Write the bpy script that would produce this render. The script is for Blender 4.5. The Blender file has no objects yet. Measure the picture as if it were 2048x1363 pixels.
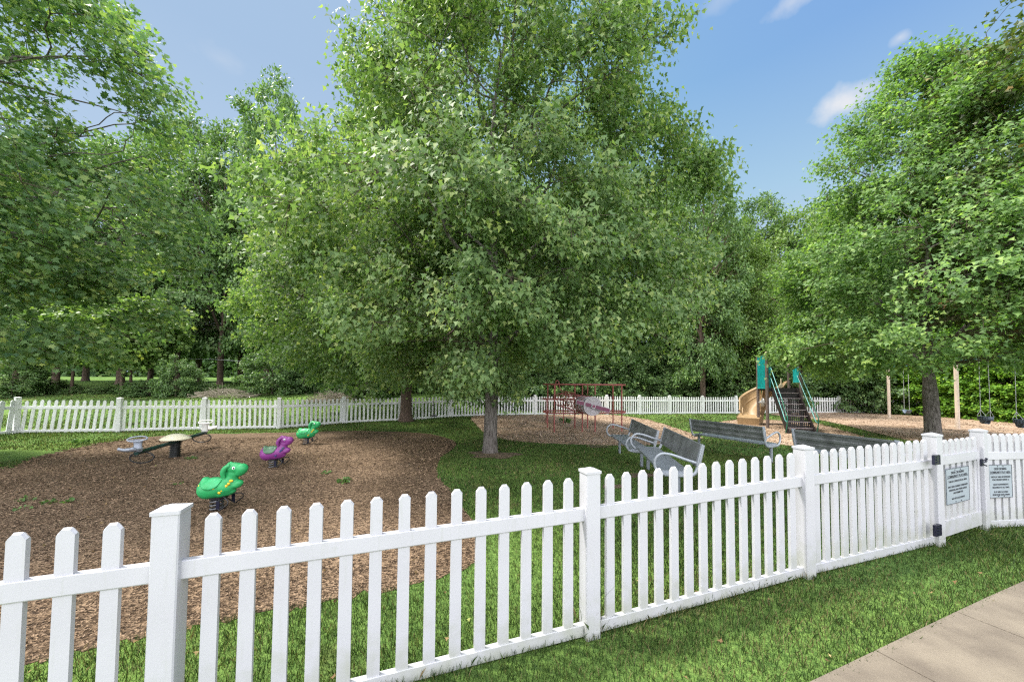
import bpy, math, random
import numpy as np
from mathutils import Matrix, Vector
PI = math.pi
sc = bpy.context.scene
COL = sc.collection

# ------------------------------------------------------------------ camera
W0, H0, F0 = 2048, 1363, 700.0          # photograph pixels, focal length in them
CH = 1.75                                # eye height
PITCH, ROLL = math.radians(2.0), math.radians(0.5)
CY = 770 - F0 * math.tan(PITCH)
ROT = (Matrix.Rotation(PI / 2 + PITCH, 3, 'X') @ Matrix.Rotation(ROLL, 3, 'Z'))
RN = np.array(ROT)
cam_d = bpy.data.cameras.new('camera')
cam = bpy.data.objects.new('camera', cam_d)
COL.objects.link(cam)
cam.matrix_world = Matrix.Translation((0, 0, CH)) @ ROT.to_4x4()
cam_d.sensor_width = 36
cam_d.lens = 36 * F0 / W0
cam_d.shift_y = (CY - H0 / 2) / W0
cam_d.clip_start = 0.05
cam_d.clip_end = 3000
sc.camera = cam

# ------------------------------------------------------------------ world and sun
SUN_AZ, SUN_EL = math.radians(-74), math.radians(60)     # from +Y, clockwise seen from above
wd = bpy.data.worlds.new('World'); sc.world = wd; wd.use_nodes = True
nt = wd.node_tree; nt.nodes.clear()
def WN(t, **k):
    n = nt.nodes.new(t)
    for a, b in k.items(): setattr(n, a, b)
    return n
sky = WN('ShaderNodeTexSky', sky_type='NISHITA', sun_disc=False, sun_elevation=SUN_EL, sun_rotation=SUN_AZ,
         altitude=100, air_density=1.0, dust_density=1.0, ozone_density=1.4)
bg = WN('ShaderNodeBackground'); bg.inputs[1].default_value = 0.15
out = WN('ShaderNodeOutputWorld')
geo = WN('ShaderNodeTexCoord')
nz = WN('ShaderNodeTexNoise'); nz.inputs['Scale'].default_value = 22; nz.inputs['Detail'].default_value = 6
nt.links.new(geo.outputs['Generated'], nz.inputs['Vector'])
def ray(px, py):
    v = RN @ np.array([(px - 1024) / F0, (CY - py) / F0, -1.0])
    return v
# bright haze near the sun is held down to the even blue of the photographed sky
lim = WN('ShaderNodeMixRGB', blend_type='DARKEN'); lim.inputs[0].default_value = 1; lim.inputs[2].default_value = (1.75, 2.1, 2.6, 1)
nt.links.new(sky.outputs[0], lim.inputs[1])
tin = WN('ShaderNodeMixRGB', blend_type='MULTIPLY'); tin.inputs[0].default_value = 1; tin.inputs[2].default_value = (0.53, 0.62, 0.705, 1)
nt.links.new(lim.outputs[0], tin.inputs[1])
# unseen bright cloud added behind the camera as fill light, broken by noise
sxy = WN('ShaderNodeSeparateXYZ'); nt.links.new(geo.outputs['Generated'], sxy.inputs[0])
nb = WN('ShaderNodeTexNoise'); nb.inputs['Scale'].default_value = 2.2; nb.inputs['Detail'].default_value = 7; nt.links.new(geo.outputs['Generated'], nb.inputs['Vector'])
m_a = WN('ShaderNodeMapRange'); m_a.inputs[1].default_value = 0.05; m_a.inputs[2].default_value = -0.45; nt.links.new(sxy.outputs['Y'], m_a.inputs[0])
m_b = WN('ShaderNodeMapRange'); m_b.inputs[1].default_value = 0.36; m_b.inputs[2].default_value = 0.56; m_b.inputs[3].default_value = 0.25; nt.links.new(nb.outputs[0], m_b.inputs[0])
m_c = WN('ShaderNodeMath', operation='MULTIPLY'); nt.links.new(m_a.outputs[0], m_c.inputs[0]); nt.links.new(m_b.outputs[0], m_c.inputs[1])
fill_cloud = WN('ShaderNodeMixRGB'); fill_cloud.inputs[2].default_value = (10.2, 10.2, 10.6, 1)
nt.links.new(m_c.outputs[0], fill_cloud.inputs[0]); nt.links.new(tin.outputs[0], fill_cloud.inputs[1])
prev = fill_cloud.outputs[0]
# paler air towards the horizon
m_h = WN('ShaderNodeMapRange'); m_h.inputs[1].default_value = 0.62; m_h.inputs[2].default_value = 0.12; m_h.inputs[4].default_value = 0.85; nt.links.new(sxy.outputs['Z'], m_h.inputs[0])
m_f = WN('ShaderNodeMapRange'); m_f.inputs[1].default_value = -0.1; m_f.inputs[2].default_value = 0.25; nt.links.new(sxy.outputs['Y'], m_f.inputs[0])
m_g = WN('ShaderNodeMath', operation='MULTIPLY'); nt.links.new(m_h.outputs[0], m_g.inputs[0]); nt.links.new(m_f.outputs[0], m_g.inputs[1])
pale = WN('ShaderNodeMixRGB'); pale.inputs[2].default_value = (1.45, 1.76, 2.12, 1)
nt.links.new(m_g.outputs[0], pale.inputs[0]); nt.links.new(prev, pale.inputs[1]); prev = pale.outputs[0]
def cloud(px, py, wx, wz, amt):
    """a small cloud: an elongated patch round one direction, its edge broken by noise"""
    global prev
    d = ray(px, py); d = d / np.linalg.norm(d)
    sub = WN('ShaderNodeVectorMath', operation='SUBTRACT'); sub.inputs[1].default_value = d
    nt.links.new(geo.outputs['Generated'], sub.inputs[0])
    mul = WN('ShaderNodeVectorMath', operation='MULTIPLY'); mul.inputs[1].default_value = (1 / wx, 1 / wx, 1 / wz * 1.0)
    nt.links.new(sub.outputs[0], mul.inputs[0])
    ln = WN('ShaderNodeVectorMath', operation='LENGTH'); nt.links.new(mul.outputs[0], ln.inputs[0])
    ad = WN('ShaderNodeMath', operation='MULTIPLY_ADD'); ad.inputs[1].default_value = 2.6
    nt.links.new(nz.outputs[0], ad.inputs[0]); nt.links.new(ln.outputs['Value'], ad.inputs[2])
    mr = WN('ShaderNodeMapRange'); mr.inputs[1].default_value = 2.4; mr.inputs[2].default_value = 1.2
    mr.inputs[3].default_value = 0; mr.inputs[4].default_value = amt
    nt.links.new(ad.outputs[0], mr.inputs[0])
    mx = WN('ShaderNodeMixRGB'); mx.inputs[2].default_value = (2.0, 2.02, 2.1, 1)
    nt.links.new(mr.outputs[0], mx.inputs[0]); nt.links.new(prev, mx.inputs[1])
    prev = mx.outputs[0]
cloud(1692, 207, 0.045, 0.024, 0.9)
cloud(1612, -13, 0.06, 0.014, 0.6)
cloud(1800, 74, 0.014, 0.009, 0.5)
cloud(1835, 122, 0.018, 0.009, 0.25)
cloud(1450, -10, 0.05, 0.015, 0.25)
cloud(440, 118, 0.04, 0.015, 0.15)
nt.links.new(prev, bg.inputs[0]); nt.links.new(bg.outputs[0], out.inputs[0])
sd = bpy.data.lights.new('sun', 'SUN'); sd.energy = 2.9; sd.angle = math.radians(10); sd.color = (1.0, 0.95, 0.86)
sun = bpy.data.objects.new('sun', sd); COL.objects.link(sun)
sdir = Vector((math.sin(SUN_AZ) * math.cos(SUN_EL), math.cos(SUN_AZ) * math.cos(SUN_EL), math.sin(SUN_EL)))
sun.rotation_euler = sdir.to_track_quat('Z', 'Y').to_euler()
sc.view_settings.view_transform = 'Standard'; sc.view_settings.look = 'None'
sc.view_settings.exposure = 1.5; sc.view_settings.gamma = 1.0
sc.cycles.use_denoising = False; sc.cycles.filter_width = 1.25; sc.cycles.sample_clamp_indirect = 3.0
sc.cycles.max_bounces = 8; sc.cycles.diffuse_bounces = 4; sc.cycles.transmission_bounces = 5; sc.cycles.glossy_bounces = 2
sc.cycles.transparent_max_bounces = 8

# ------------------------------------------------------------------ terrain and pixel helpers
def sm(t):
    t = np.clip(t, 0, 1); return t * t * (3 - 2 * t)
def tz(x, y):
    x = np.asarray(x, float); y = np.asarray(y, float)
    z = 0.12 * sm((x - 0.3) / 4.4) * (1 - sm((y - 5.0) / 4.0)) - 0.04 * sm((-x) / 3.0) * (1 - sm((y - 2.5) / 3))
    st = 15.5 + 11.5 * sm((x + 7) / 9.0)
    d = np.maximum(0, y - st)
    d = d * d / (d + 1.2)
    z = z + 1.0 * (1 - np.exp(-d / 6.0)) + 0.035 * d
    far = np.maximum(0, y - 75); z = z - 0.035 * far * far / (far + 20)
    z = z + 0.03 * np.sin(x * 0.55 + 1.3) * np.sin(y * 0.47) * sm((y - 5) / 3)
    return z
def Z(x, y): return float(tz(x, y))
def P(px, py, D):
    v = ray(px, py); t = D / v[1]
    return Vector((v[0] * t, D, CH + v[2] * t))
def G(px, py, h=0.0):
    """where the pixel's ray meets the ground (raised by h)"""
    v = ray(px, py); D = 5.0
    for _ in range(60):
        k = v[2] / v[1]
        x = v[0] / v[1] * D
        Dn = (CH - h - Z(x, D)) / max(-k, 1e-4)
        D = 0.5 * D + 0.5 * min(Dn, 300)
    return Vector((v[0] / v[1] * D, D, Z(v[0] / v[1] * D, D)))
def plane_hit(px, py, p0, n):
    v = Vector(ray(px, py)); o = Vector((0, 0, CH))
    return o + v * ((Vector(p0) - o).dot(n) / v.dot(n))

# ------------------------------------------------------------------ materials
def _mat(name):
    m = bpy.data.materials.new(name); m.use_nodes = True
    return m, m.node_tree, m.node_tree.nodes['Principled BSDF']
def mat(name, col, rough=0.5, metal=0.0, var=0.12, scale=6.0, bump=0.0, bscale=40.0, col2=None, spec=None, stretch=None):
    """painted / moulded surface: base colour broken by noise, optional fine bump"""
    m, t, b = _mat(name)
    tc = t.nodes.new('ShaderNodeTexCoord'); src = tc.outputs['Object']
    if stretch:
        mp = t.nodes.new('ShaderNodeMapping'); mp.inputs['Scale'].default_value = stretch
        t.links.new(src, mp.inputs[0]); src = mp.outputs[0]
    n = t.nodes.new('ShaderNodeTexNoise'); n.inputs['Scale'].default_value = scale; n.inputs['Detail'].default_value = 7
    t.links.new(src, n.inputs['Vector'])
    r = t.nodes.new('ShaderNodeValToRGB')
    c2 = col2 or tuple(max(0, c * (1 - 2.2 * var)) for c in col)
    r.color_ramp.elements[0].position = 0.33; r.color_ramp.elements[1].position = 0.62
    r.color_ramp.elements[0].color = (*c2, 1); r.color_ramp.elements[1].color = (*col, 1)
    t.links.new(n.outputs[0], r.inputs[0]); t.links.new(r.outputs[0], b.inputs['Base Color'])
    b.inputs['Roughness'].default_value = rough; b.inputs['Metallic'].default_value = metal
    if spec is not None: b.inputs['Specular IOR Level'].default_value = spec
    if bump:
        n2 = t.nodes.new('ShaderNodeTexNoise'); n2.inputs['Scale'].default_value = bscale; n2.inputs['Detail'].default_value = 5
        t.links.new(src, n2.inputs['Vector'])
        bp = t.nodes.new('ShaderNodeBump'); bp.inputs['Strength'].default_value = bump; bp.inputs['Distance'].default_value = 0.02
        t.links.new(n2.outputs[0], bp.inputs['Height']); t.links.new(bp.outputs[0], b.inputs['Normal'])
    return m
def leaf_mat(name, dark, mid, light, trans=0.35, rough=0.42, spec=0.5, young=None):
    m, t, b = _mat(name)
    a = t.nodes.new('ShaderNodeAttribute'); a.attribute_name = 'rnd'
    r = t.nodes.new('ShaderNodeValToRGB'); e = r.color_ramp.elements
    e[0].position = 0.0; e[0].color = (*dark, 1); e[1].position = 1.0; e[1].color = (*(young or light), 1)
    k = e.new(0.5); k.color = (*mid, 1); k = e.new(0.9); k.color = (*light, 1)
    t.links.new(a.outputs['Fac'], r.inputs[0]); t.links.new(r.outputs[0], b.inputs['Base Color'])
    b.inputs['Roughness'].default_value = rough; b.inputs['Specular IOR Level'].default_value = spec
    tr = t.nodes.new('ShaderNodeBsdfTranslucent')
    mx = t.nodes.new('ShaderNodeMixRGB'); mx.blend_type = 'MULTIPLY'; mx.inputs[0].default_value = 1; mx.inputs[2].default_value = (1.25, 1.42, 0.62, 1)
    t.links.new(r.outputs[0], mx.inputs[1]); t.links.new(mx.outputs[0], tr.inputs[0])
    ms = t.nodes.new('ShaderNodeMixShader'); ms.inputs[0].default_value = trans
    t.links.new(b.outputs[0], ms.inputs[1]); t.links.new(tr.outputs[0], ms.inputs[2])
    t.links.new(ms.outputs[0], t.nodes['Material Output'].inputs[0])
    return m
M = {}
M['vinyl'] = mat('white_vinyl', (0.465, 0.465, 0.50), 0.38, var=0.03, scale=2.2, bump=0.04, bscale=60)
def grime(m, amount=1.0, col=(0.27, 0.29, 0.19)):
    """algae and splashed soil creeping up from the foot in uneven blotches, faint vertical runs"""
    t = m.node_tree; b = t.nodes['Principled BSDF']; src = b.inputs['Base Color'].links[0].from_socket
    tc = t.nodes.new('ShaderNodeTexCoord'); sx = t.nodes.new('ShaderNodeSeparateXYZ'); t.links.new(tc.outputs['Object'], sx.inputs[0])
    g = t.nodes.new('ShaderNodeNewGeometry')
    n = t.nodes.new('ShaderNodeTexNoise'); n.inputs['Scale'].default_value = 9; n.inputs['Detail'].default_value = 8; t.links.new(g.outputs['Position'], n.inputs['Vector'])
    mr = t.nodes.new('ShaderNodeMapRange'); mr.inputs[1].default_value = .42; mr.inputs[2].default_value = .0; t.links.new(sx.outputs['Z'], mr.inputs[0])
    mu = t.nodes.new('ShaderNodeMath'); mu.operation = 'MULTIPLY_ADD'; mu.inputs[1].default_value = .55; t.links.new(mr.outputs[0], mu.inputs[0]); t.links.new(n.outputs[0], mu.inputs[2])
    m2 = t.nodes.new('ShaderNodeMapRange'); m2.inputs[1].default_value = .66; m2.inputs[2].default_value = 1.15; m2.inputs[4].default_value = .5 * amount; t.links.new(mu.outputs[0], m2.inputs[0])
    n3 = t.nodes.new('ShaderNodeTexNoise'); n3.inputs['Scale'].default_value = 3; n3.inputs['Detail'].default_value = 9; mp = t.nodes.new('ShaderNodeMapping'); mp.inputs['Scale'].default_value = (14, 14, 1.2)
    t.links.new(g.outputs['Position'], mp.inputs[0]); t.links.new(mp.outputs[0], n3.inputs['Vector'])
    m3 = t.nodes.new('ShaderNodeMapRange'); m3.inputs[1].default_value = .56; m3.inputs[2].default_value = .80; m3.inputs[4].default_value = .16 * amount; t.links.new(n3.outputs[0], m3.inputs[0])
    ad = t.nodes.new('ShaderNodeMath'); ad.operation = 'ADD'; ad.use_clamp = True; t.links.new(m2.outputs[0], ad.inputs[0]); t.links.new(m3.outputs[0], ad.inputs[1])
    mx = t.nodes.new('ShaderNodeMixRGB'); mx.inputs[2].default_value = (*col, 1); t.links.new(ad.outputs[0], mx.inputs[0]); t.links.new(src, mx.inputs[1]); t.links.new(mx.outputs[0], b.inputs['Base Color'])
grime(M['vinyl'])
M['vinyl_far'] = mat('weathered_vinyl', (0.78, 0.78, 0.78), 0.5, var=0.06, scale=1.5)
M['bench_grey'] = mat('grey_powder_coat', (0.245, 0.27, 0.305), 0.38, 0.15, var=0.07, scale=9)
M['bench_light'] = mat('pale_grey_edge', (0.34, 0.365, 0.405), 0.4, 0.1, var=0.06, scale=9)
M['bench_back'] = mat('weathered_back_panel', (0.19, 0.202, 0.205), 0.5, 0.1, var=0.2, scale=5)
M['black'] = mat('black_steel', (0.02, 0.02, 0.022), 0.4, 0.3, var=0.1)
M['darkblue'] = mat('black_hardware', (0.012, 0.013, 0.03), 0.3, 0.1, var=0.1)
M['spring'] = mat('worn_spring_steel', (0.16, 0.16, 0.17), 0.45, 0.6, var=0.3, scale=25, col2=(0.03, 0.03, 0.03))
M['green_plastic'] = mat('green_moulded_plastic', (0.02, 0.34, 0.10), 0.5, var=0.16, scale=7, col2=(0.02, 0.26, 0.085), bump=0.05, bscale=30)
M['green_saddle'] = mat('green_saddle_plastic', (0.04, 0.40, 0.15), 0.5, var=0.15, scale=11, col2=(0.02, 0.31, 0.09))
M['yellow'] = mat('yellow_spot_paint', (0.75, 0.50, 0.02), 0.45, var=0.3, scale=18, col2=(0.5, 0.36, 0.02))
M['purple'] = mat('purple_moulded_plastic', (0.21, 0.032, 0.20), 0.5, var=0.16, scale=8, col2=(0.17, 0.03, 0.17), bump=0.05, bscale=30)
M['purple_saddle'] = mat('grey_green_saddle', (0.07, 0.16, 0.09), 0.4, var=0.15, scale=10)
M['teal_dark'] = mat('dark_teal_paint', (0.015, 0.06, 0.10), 0.4, var=0.15)
M['navy'] = mat('navy_paint', (0.01, 0.04, 0.14), 0.4, var=0.15)
M['eye_white'] = mat('eye_white', (0.8, 0.8, 0.8), 0.25, var=0.02)
M['seesaw_beam'] = mat('green_steel_beam', (0.012, 0.06, 0.055), 0.35, 0.2, var=0.25, scale=14, col2=(0.02, 0.04, 0.03))
M['cream'] = mat('cream_dome_plastic', (0.80, 0.74, 0.54), 0.4, var=0.06, scale=5)
M['seat_grey'] = mat('grey_seat_plastic', (0.33, 0.36, 0.42), 0.4, var=0.08, scale=8)
M['seat_white'] = mat('white_seat_plastic', (0.62, 0.61, 0.57), 0.45, var=0.08, scale=8)
M['rubber'] = mat('black_rubber_spring', (0.012, 0.014, 0.014), 0.5, var=0.3, scale=20)
M['red'] = mat('faded_red_pipe', (0.36, 0.10, 0.09), 0.5, 0.1, var=0.25, scale=7, col2=(0.24, 0.065, 0.06))
M['disc_grey'] = mat('pale_grey_board', (0.50, 0.47, 0.50), 0.5, var=0.08, scale=9)
M['maroon'] = mat('maroon_board', (0.20, 0.045, 0.10), 0.45, var=0.1)
M['pole_brown'] = mat('brown_grey_pole', (0.15, 0.115, 0.10), 0.45, 0.1, var=0.15)
M['tan'] = mat('tan_slide_plastic', (0.35, 0.235, 0.12), 0.5, var=0.12, scale=3)
M['teal'] = mat('teal_panel_plastic', (0.01, 0.34, 0.33), 0.38, var=0.12)
M['teal_rail'] = mat('teal_handrail_paint', (0.07, 0.27, 0.26), 0.35, 0.1, var=0.15)
M['green_rail'] = mat('green_rail_paint', (0.01, 0.14, 0.085), 0.4, var=0.15)
M['step'] = mat('dark_perforated_steel', (0.018, 0.012, 0.013), 0.5, 0.2, var=0.2)
M['step_edge'] = mat('worn_step_edge', (0.40, 0.33, 0.35), 0.5, var=0.1)
M['stone_tan'] = mat('sandstone_plastic', (0.50, 0.42, 0.28), 0.6, var=0.15)
M['clear'] = mat('clouded_bubble', (0.35, 0.34, 0.33), 0.15, 0.1, var=0.25, scale=12)
M['post_cream'] = mat('cream_swing_post', (0.66, 0.54, 0.44), 0.5, var=0.06)
M['chain'] = mat('galvanised_chain', (0.45, 0.46, 0.46), 0.4, 0.6, var=0.1)
M['bucket'] = mat('slate_blue_rubber', (0.10, 0.13, 0.17), 0.5, var=0.1)
M['rope'] = mat('dark_rope', (0.05, 0.045, 0.035), 0.9, var=0.2, scale=30)
M['sign'] = mat('grey_sign_board', (0.29, 0.335, 0.375), 0.45, var=0.03)
M['ink'] = mat('black_sign_ink', (0.03, 0.035, 0.05), 0.5, var=0.05)
M['path'] = mat('broom_finished_concrete', (0.20, 0.168, 0.126), 0.85, var=0.09, scale=3.4, bump=0.6, bscale=190, col2=(0.125, 0.102, 0.077))
M['joint'] = mat('dark_joint_bed', (0.10, 0.08, 0.06), 0.9)  # dark brown bed showing between the slabs
M['bark'] = mat('grey_furrowed_bark', (0.17, 0.15, 0.14), 0.9, var=0.3, scale=9, col2=(0.05, 0.042, 0.036), bump=1.0, bscale=16, stretch=(3, 3, 0.6))
M['bark_brown'] = mat('brown_bark', (0.15, 0.10, 0.075), 0.9, var=0.3, scale=9, col2=(0.05, 0.035, 0.028), bump=1.0, bscale=18, stretch=(3, 3, 0.7))
M['bark_pale'] = mat('pale_tan_bark', (0.26, 0.19, 0.12), 0.9, var=0.2, scale=6, col2=(0.14, 0.10, 0.065), bump=0.7, bscale=10, stretch=(2, 2, 0.4))
M['twig'] = mat('twig_bark', (0.11, 0.085, 0.06), 0.9, var=0.2)
M['dead_twig'] = mat('dead_grey_twig', (0.30, 0.25, 0.20), 0.9, var=0.2)
M['soil'] = mat('bare_soil', (0.15, 0.10, 0.065), 0.95, var=0.3, scale=9, bump=0.8, bscale=60, col2=(0.07, 0.06, 0.03))
M['leaf_maple'] = leaf_mat('maple_leaf', (0.068, 0.129, 0.046), (0.179, 0.273, 0.103), (0.416, 0.469, 0.189), 0.42, 0.55, 0.38, young=(0.336, 0.410, 0.118))
M['leaf_left'] = leaf_mat('left_maple_leaf', (0.065, 0.139, 0.071), (0.181, 0.288, 0.113), (0.400, 0.472, 0.160), 0.42, 0.55, 0.38, young=(0.390, 0.433, 0.110))
M['leaf_right'] = leaf_mat('right_maple_leaf', (0.064, 0.129, 0.046), (0.165, 0.280, 0.089), (0.345, 0.482, 0.136), 0.42, 0.55, 0.38, young=(0.336, 0.410, 0.118))
M['leaf_red'] = leaf_mat('reddish_leaf', (0.046, 0.070, 0.023), (0.096, 0.143, 0.037), (0.235, 0.202, 0.059), 0.3, 0.45, 0.5, young=(0.427, 0.168, 0.067))
M['leaf_wood_a'] = leaf_mat('woodland_leaf', (0.054, 0.105, 0.040), (0.129, 0.217, 0.076), (0.255, 0.344, 0.132), 0.3, 0.5, 0.35)
M['leaf_wood_b'] = leaf_mat('deep_green_leaf', (0.064, 0.122, 0.047), (0.151, 0.257, 0.090), (0.297, 0.409, 0.130), 0.28, 0.5, 0.35)
M['leaf_light'] = leaf_mat('yellow_green_leaf', (0.075, 0.140, 0.035), (0.165, 0.255, 0.068), (0.29, 0.38, 0.11), 0.35, 0.5, 0.35)
M['leaf_hedge'] = leaf_mat('arborvitae_leaf', (0.046, 0.118, 0.017), (0.145, 0.294, 0.030), (0.299, 0.454, 0.050), 0.25, 0.6, 0.25)
M['leaf_weed'] = leaf_mat('weed_leaf', (0.05, 0.10, 0.03), (0.09, 0.17, 0.05), (0.16, 0.26, 0.06), 0.3, 0.5, 0.3)
M['blade'] = leaf_mat('grass_blade', (0.029, 0.054, 0.015), (0.059, 0.098, 0.024), (0.113, 0.145, 0.038), 0.3, 0.5, 0.25, young=(0.254, 0.188, 0.108))

def ground_mat():
    m, t, b = _mat('lawn_ground')
    g = t.nodes.new('ShaderNodeNewGeometry')
    def noise(s, d=6):
        n = t.nodes.new('ShaderNodeTexNoise'); n.inputs['Scale'].default_value = s; n.inputs['Detail'].default_value = d
        t.links.new(g.outputs['Position'], n.inputs['Vector']); return n.outputs[0]
    def ramp(src, p0, c0, p1, c1):
        r = t.nodes.new('ShaderNodeValToRGB'); e = r.color_ramp.elements
        e[0].position = p0; e[0].color = (*c0, 1); e[1].position = p1; e[1].color = (*c1, 1)
        t.links.new(src, r.inputs[0]); return r.outputs[0]
    fine = ramp(noise(28, 9), 0.3, (0.062, 0.12, 0.03), 0.72, (0.19, 0.30, 0.075))
    broad = ramp(noise(0.35, 5), 0.35, (0.72, 0.80, 0.8), 0.66, (1.15, 1.12, 1.0))
    mx = t.nodes.new('ShaderNodeMixRGB'); mx.blend_type = 'MULTIPLY'; mx.inputs[0].default_value = 1
    t.links.new(fine, mx.inputs[1]); t.links.new(broad, mx.inputs[2])
    dry = ramp(noise(1.1, 8), 0.60, (0, 0, 0), 0.72, (0.55, 0.55, 0.55))
    m2 = t.nodes.new('ShaderNodeMixRGB'); m2.inputs[2].default_value = (0.20, 0.19, 0.075, 1)
    t.links.new(dry, m2.inputs[0]); t.links.new(mx.outputs[0], m2.inputs[1])
    t.links.new(m2.outputs[0], b.inputs['Base Color']); b.inputs['Roughness'].default_value = 0.95
    b.inputs['Specular IOR Level'].default_value = 0.1
    bp = t.nodes.new('ShaderNodeBump'); bp.inputs['Strength'].default_value = 0.9; bp.inputs['Distance'].default_value = 0.05
    t.links.new(noise(55, 8), bp.inputs['Height']); t.links.new(bp.outputs[0], b.inputs['Normal'])
    return m
M['ground'] = ground_mat()
def mulch_mat(name, c0, c1, c2):
    m, t, b = _mat(name)
    g = t.nodes.new('ShaderNodeNewGeometry')
    v = t.nodes.new('ShaderNodeTexVoronoi'); v.inputs['Scale'].default_value = 42
    mp = t.nodes.new('ShaderNodeMapping'); mp.inputs['Scale'].default_value = (1, 1.6, 1)
    t.links.new(g.outputs['Position'], mp.inputs[0]); t.links.new(mp.outputs[0], v.inputs['Vector'])
    s = t.nodes.new('ShaderNodeSeparateColor'); t.links.new(v.outputs['Color'], s.inputs[0])
    r = t.nodes.new('ShaderNodeValToRGB'); e = r.color_ramp.elements
    e[0].position = 0.05; e[0].color = (*c0, 1); e[1].position = 0.95; e[1].color = (*c2, 1); k = e.new(0.5); k.color = (*c1, 1)
    t.links.new(s.outputs[0], r.inputs[0])
    n = t.nodes.new('ShaderNodeTexNoise'); n.inputs['Scale'].default_value = 0.9; n.inputs['Detail'].default_value = 7
    t.links.new(g.outputs['Position'], n.inputs['Vector'])
    r2 = t.nodes.new('ShaderNodeValToRGB'); r2.color_ramp.elements[0].position = 0.35; r2.color_ramp.elements[0].color = (0.68, 0.66, 0.62, 1)
    r2.color_ramp.elements[1].position = 0.62
    t.links.new(n.outputs[0], r2.inputs[0])
    mx = t.nodes.new('ShaderNodeMixRGB'); mx.blend_type = 'MULTIPLY'; mx.inputs[0].default_value = 1
    t.links.new(r.outputs[0], mx.inputs[1]); t.links.new(r2.outputs[0], mx.inputs[2])
    t.links.new(mx.outputs[0], b.inputs['Base Color']); b.inputs['Roughness'].default_value = 0.9
    b.inputs['Specular IOR Level'].default_value = 0.15
    bp = t.nodes.new('ShaderNodeBump'); bp.inputs['Strength'].default_value = 0.8; bp.inputs['Distance'].default_value = 0.03
    t.links.new(v.outputs['Distance'], bp.inputs['Height']); t.links.new(bp.outputs[0], b.inputs['Normal'])
    return m
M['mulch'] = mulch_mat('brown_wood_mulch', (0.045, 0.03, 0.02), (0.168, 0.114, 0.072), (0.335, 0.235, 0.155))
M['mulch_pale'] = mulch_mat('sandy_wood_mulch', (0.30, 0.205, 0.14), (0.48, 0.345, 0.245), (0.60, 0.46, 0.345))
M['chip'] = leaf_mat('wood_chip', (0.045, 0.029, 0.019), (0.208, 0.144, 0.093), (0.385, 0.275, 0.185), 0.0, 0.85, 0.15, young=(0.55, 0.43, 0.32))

# ------------------------------------------------------------------ object helpers
def tag(o, label=None, cat=None, group=None, kind=None):
    if label: o['label'] = label
    if cat: o['category'] = cat
    if group: o['group'] = group
    if kind: o['kind'] = kind
    return o
def thing(name, label, cat, loc=(0, 0, 0), rotz=0.0, group=None):
    o = bpy.data.objects.new(name, None); COL.objects.link(o)
    o.empty_display_size = 0.1
    o.location = loc; o.rotation_euler = (0, 0, rotz)
    return tag(o, label, cat, group)
def raw_mesh(name, verts, loops, k, mats, mi=None, smooth=False, rnd=None):
    """verts (n,3); loops flat int array with k corners per face"""
    me = bpy.data.meshes.new(name)
    nf = len(loops) // k
    me.vertices.add(len(verts)); me.vertices.foreach_set('co', np.asarray(verts, np.float32).ravel())
    me.loops.add(len(loops)); me.loops.foreach_set('vertex_index', np.asarray(loops, np.int32))
    me.polygons.add(nf); me.polygons.foreach_set('loop_start', np.arange(0, nf * k, k, dtype=np.int32))
    if mi is not None: me.polygons.foreach_set('material_index', np.asarray(mi, np.int32))
    me.polygons.foreach_set('use_smooth', np.full(nf, smooth, dtype=bool))
    for m in (mats if isinstance(mats, (list, tuple)) else [mats]): me.materials.append(m)
    if rnd is not None:
        a = me.attributes.new('rnd', 'FLOAT', 'POINT'); a.data.foreach_set('value', np.asarray(rnd, np.float32))
    me.update(calc_edges=True); me.validate()
    return me
def obj(name, me, parent=None, loc=None):
    o = bpy.data.objects.new(name, me); COL.objects.link(o)
    if parent: o.parent = parent
    if loc is not None: o.location = loc
    return o
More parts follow.
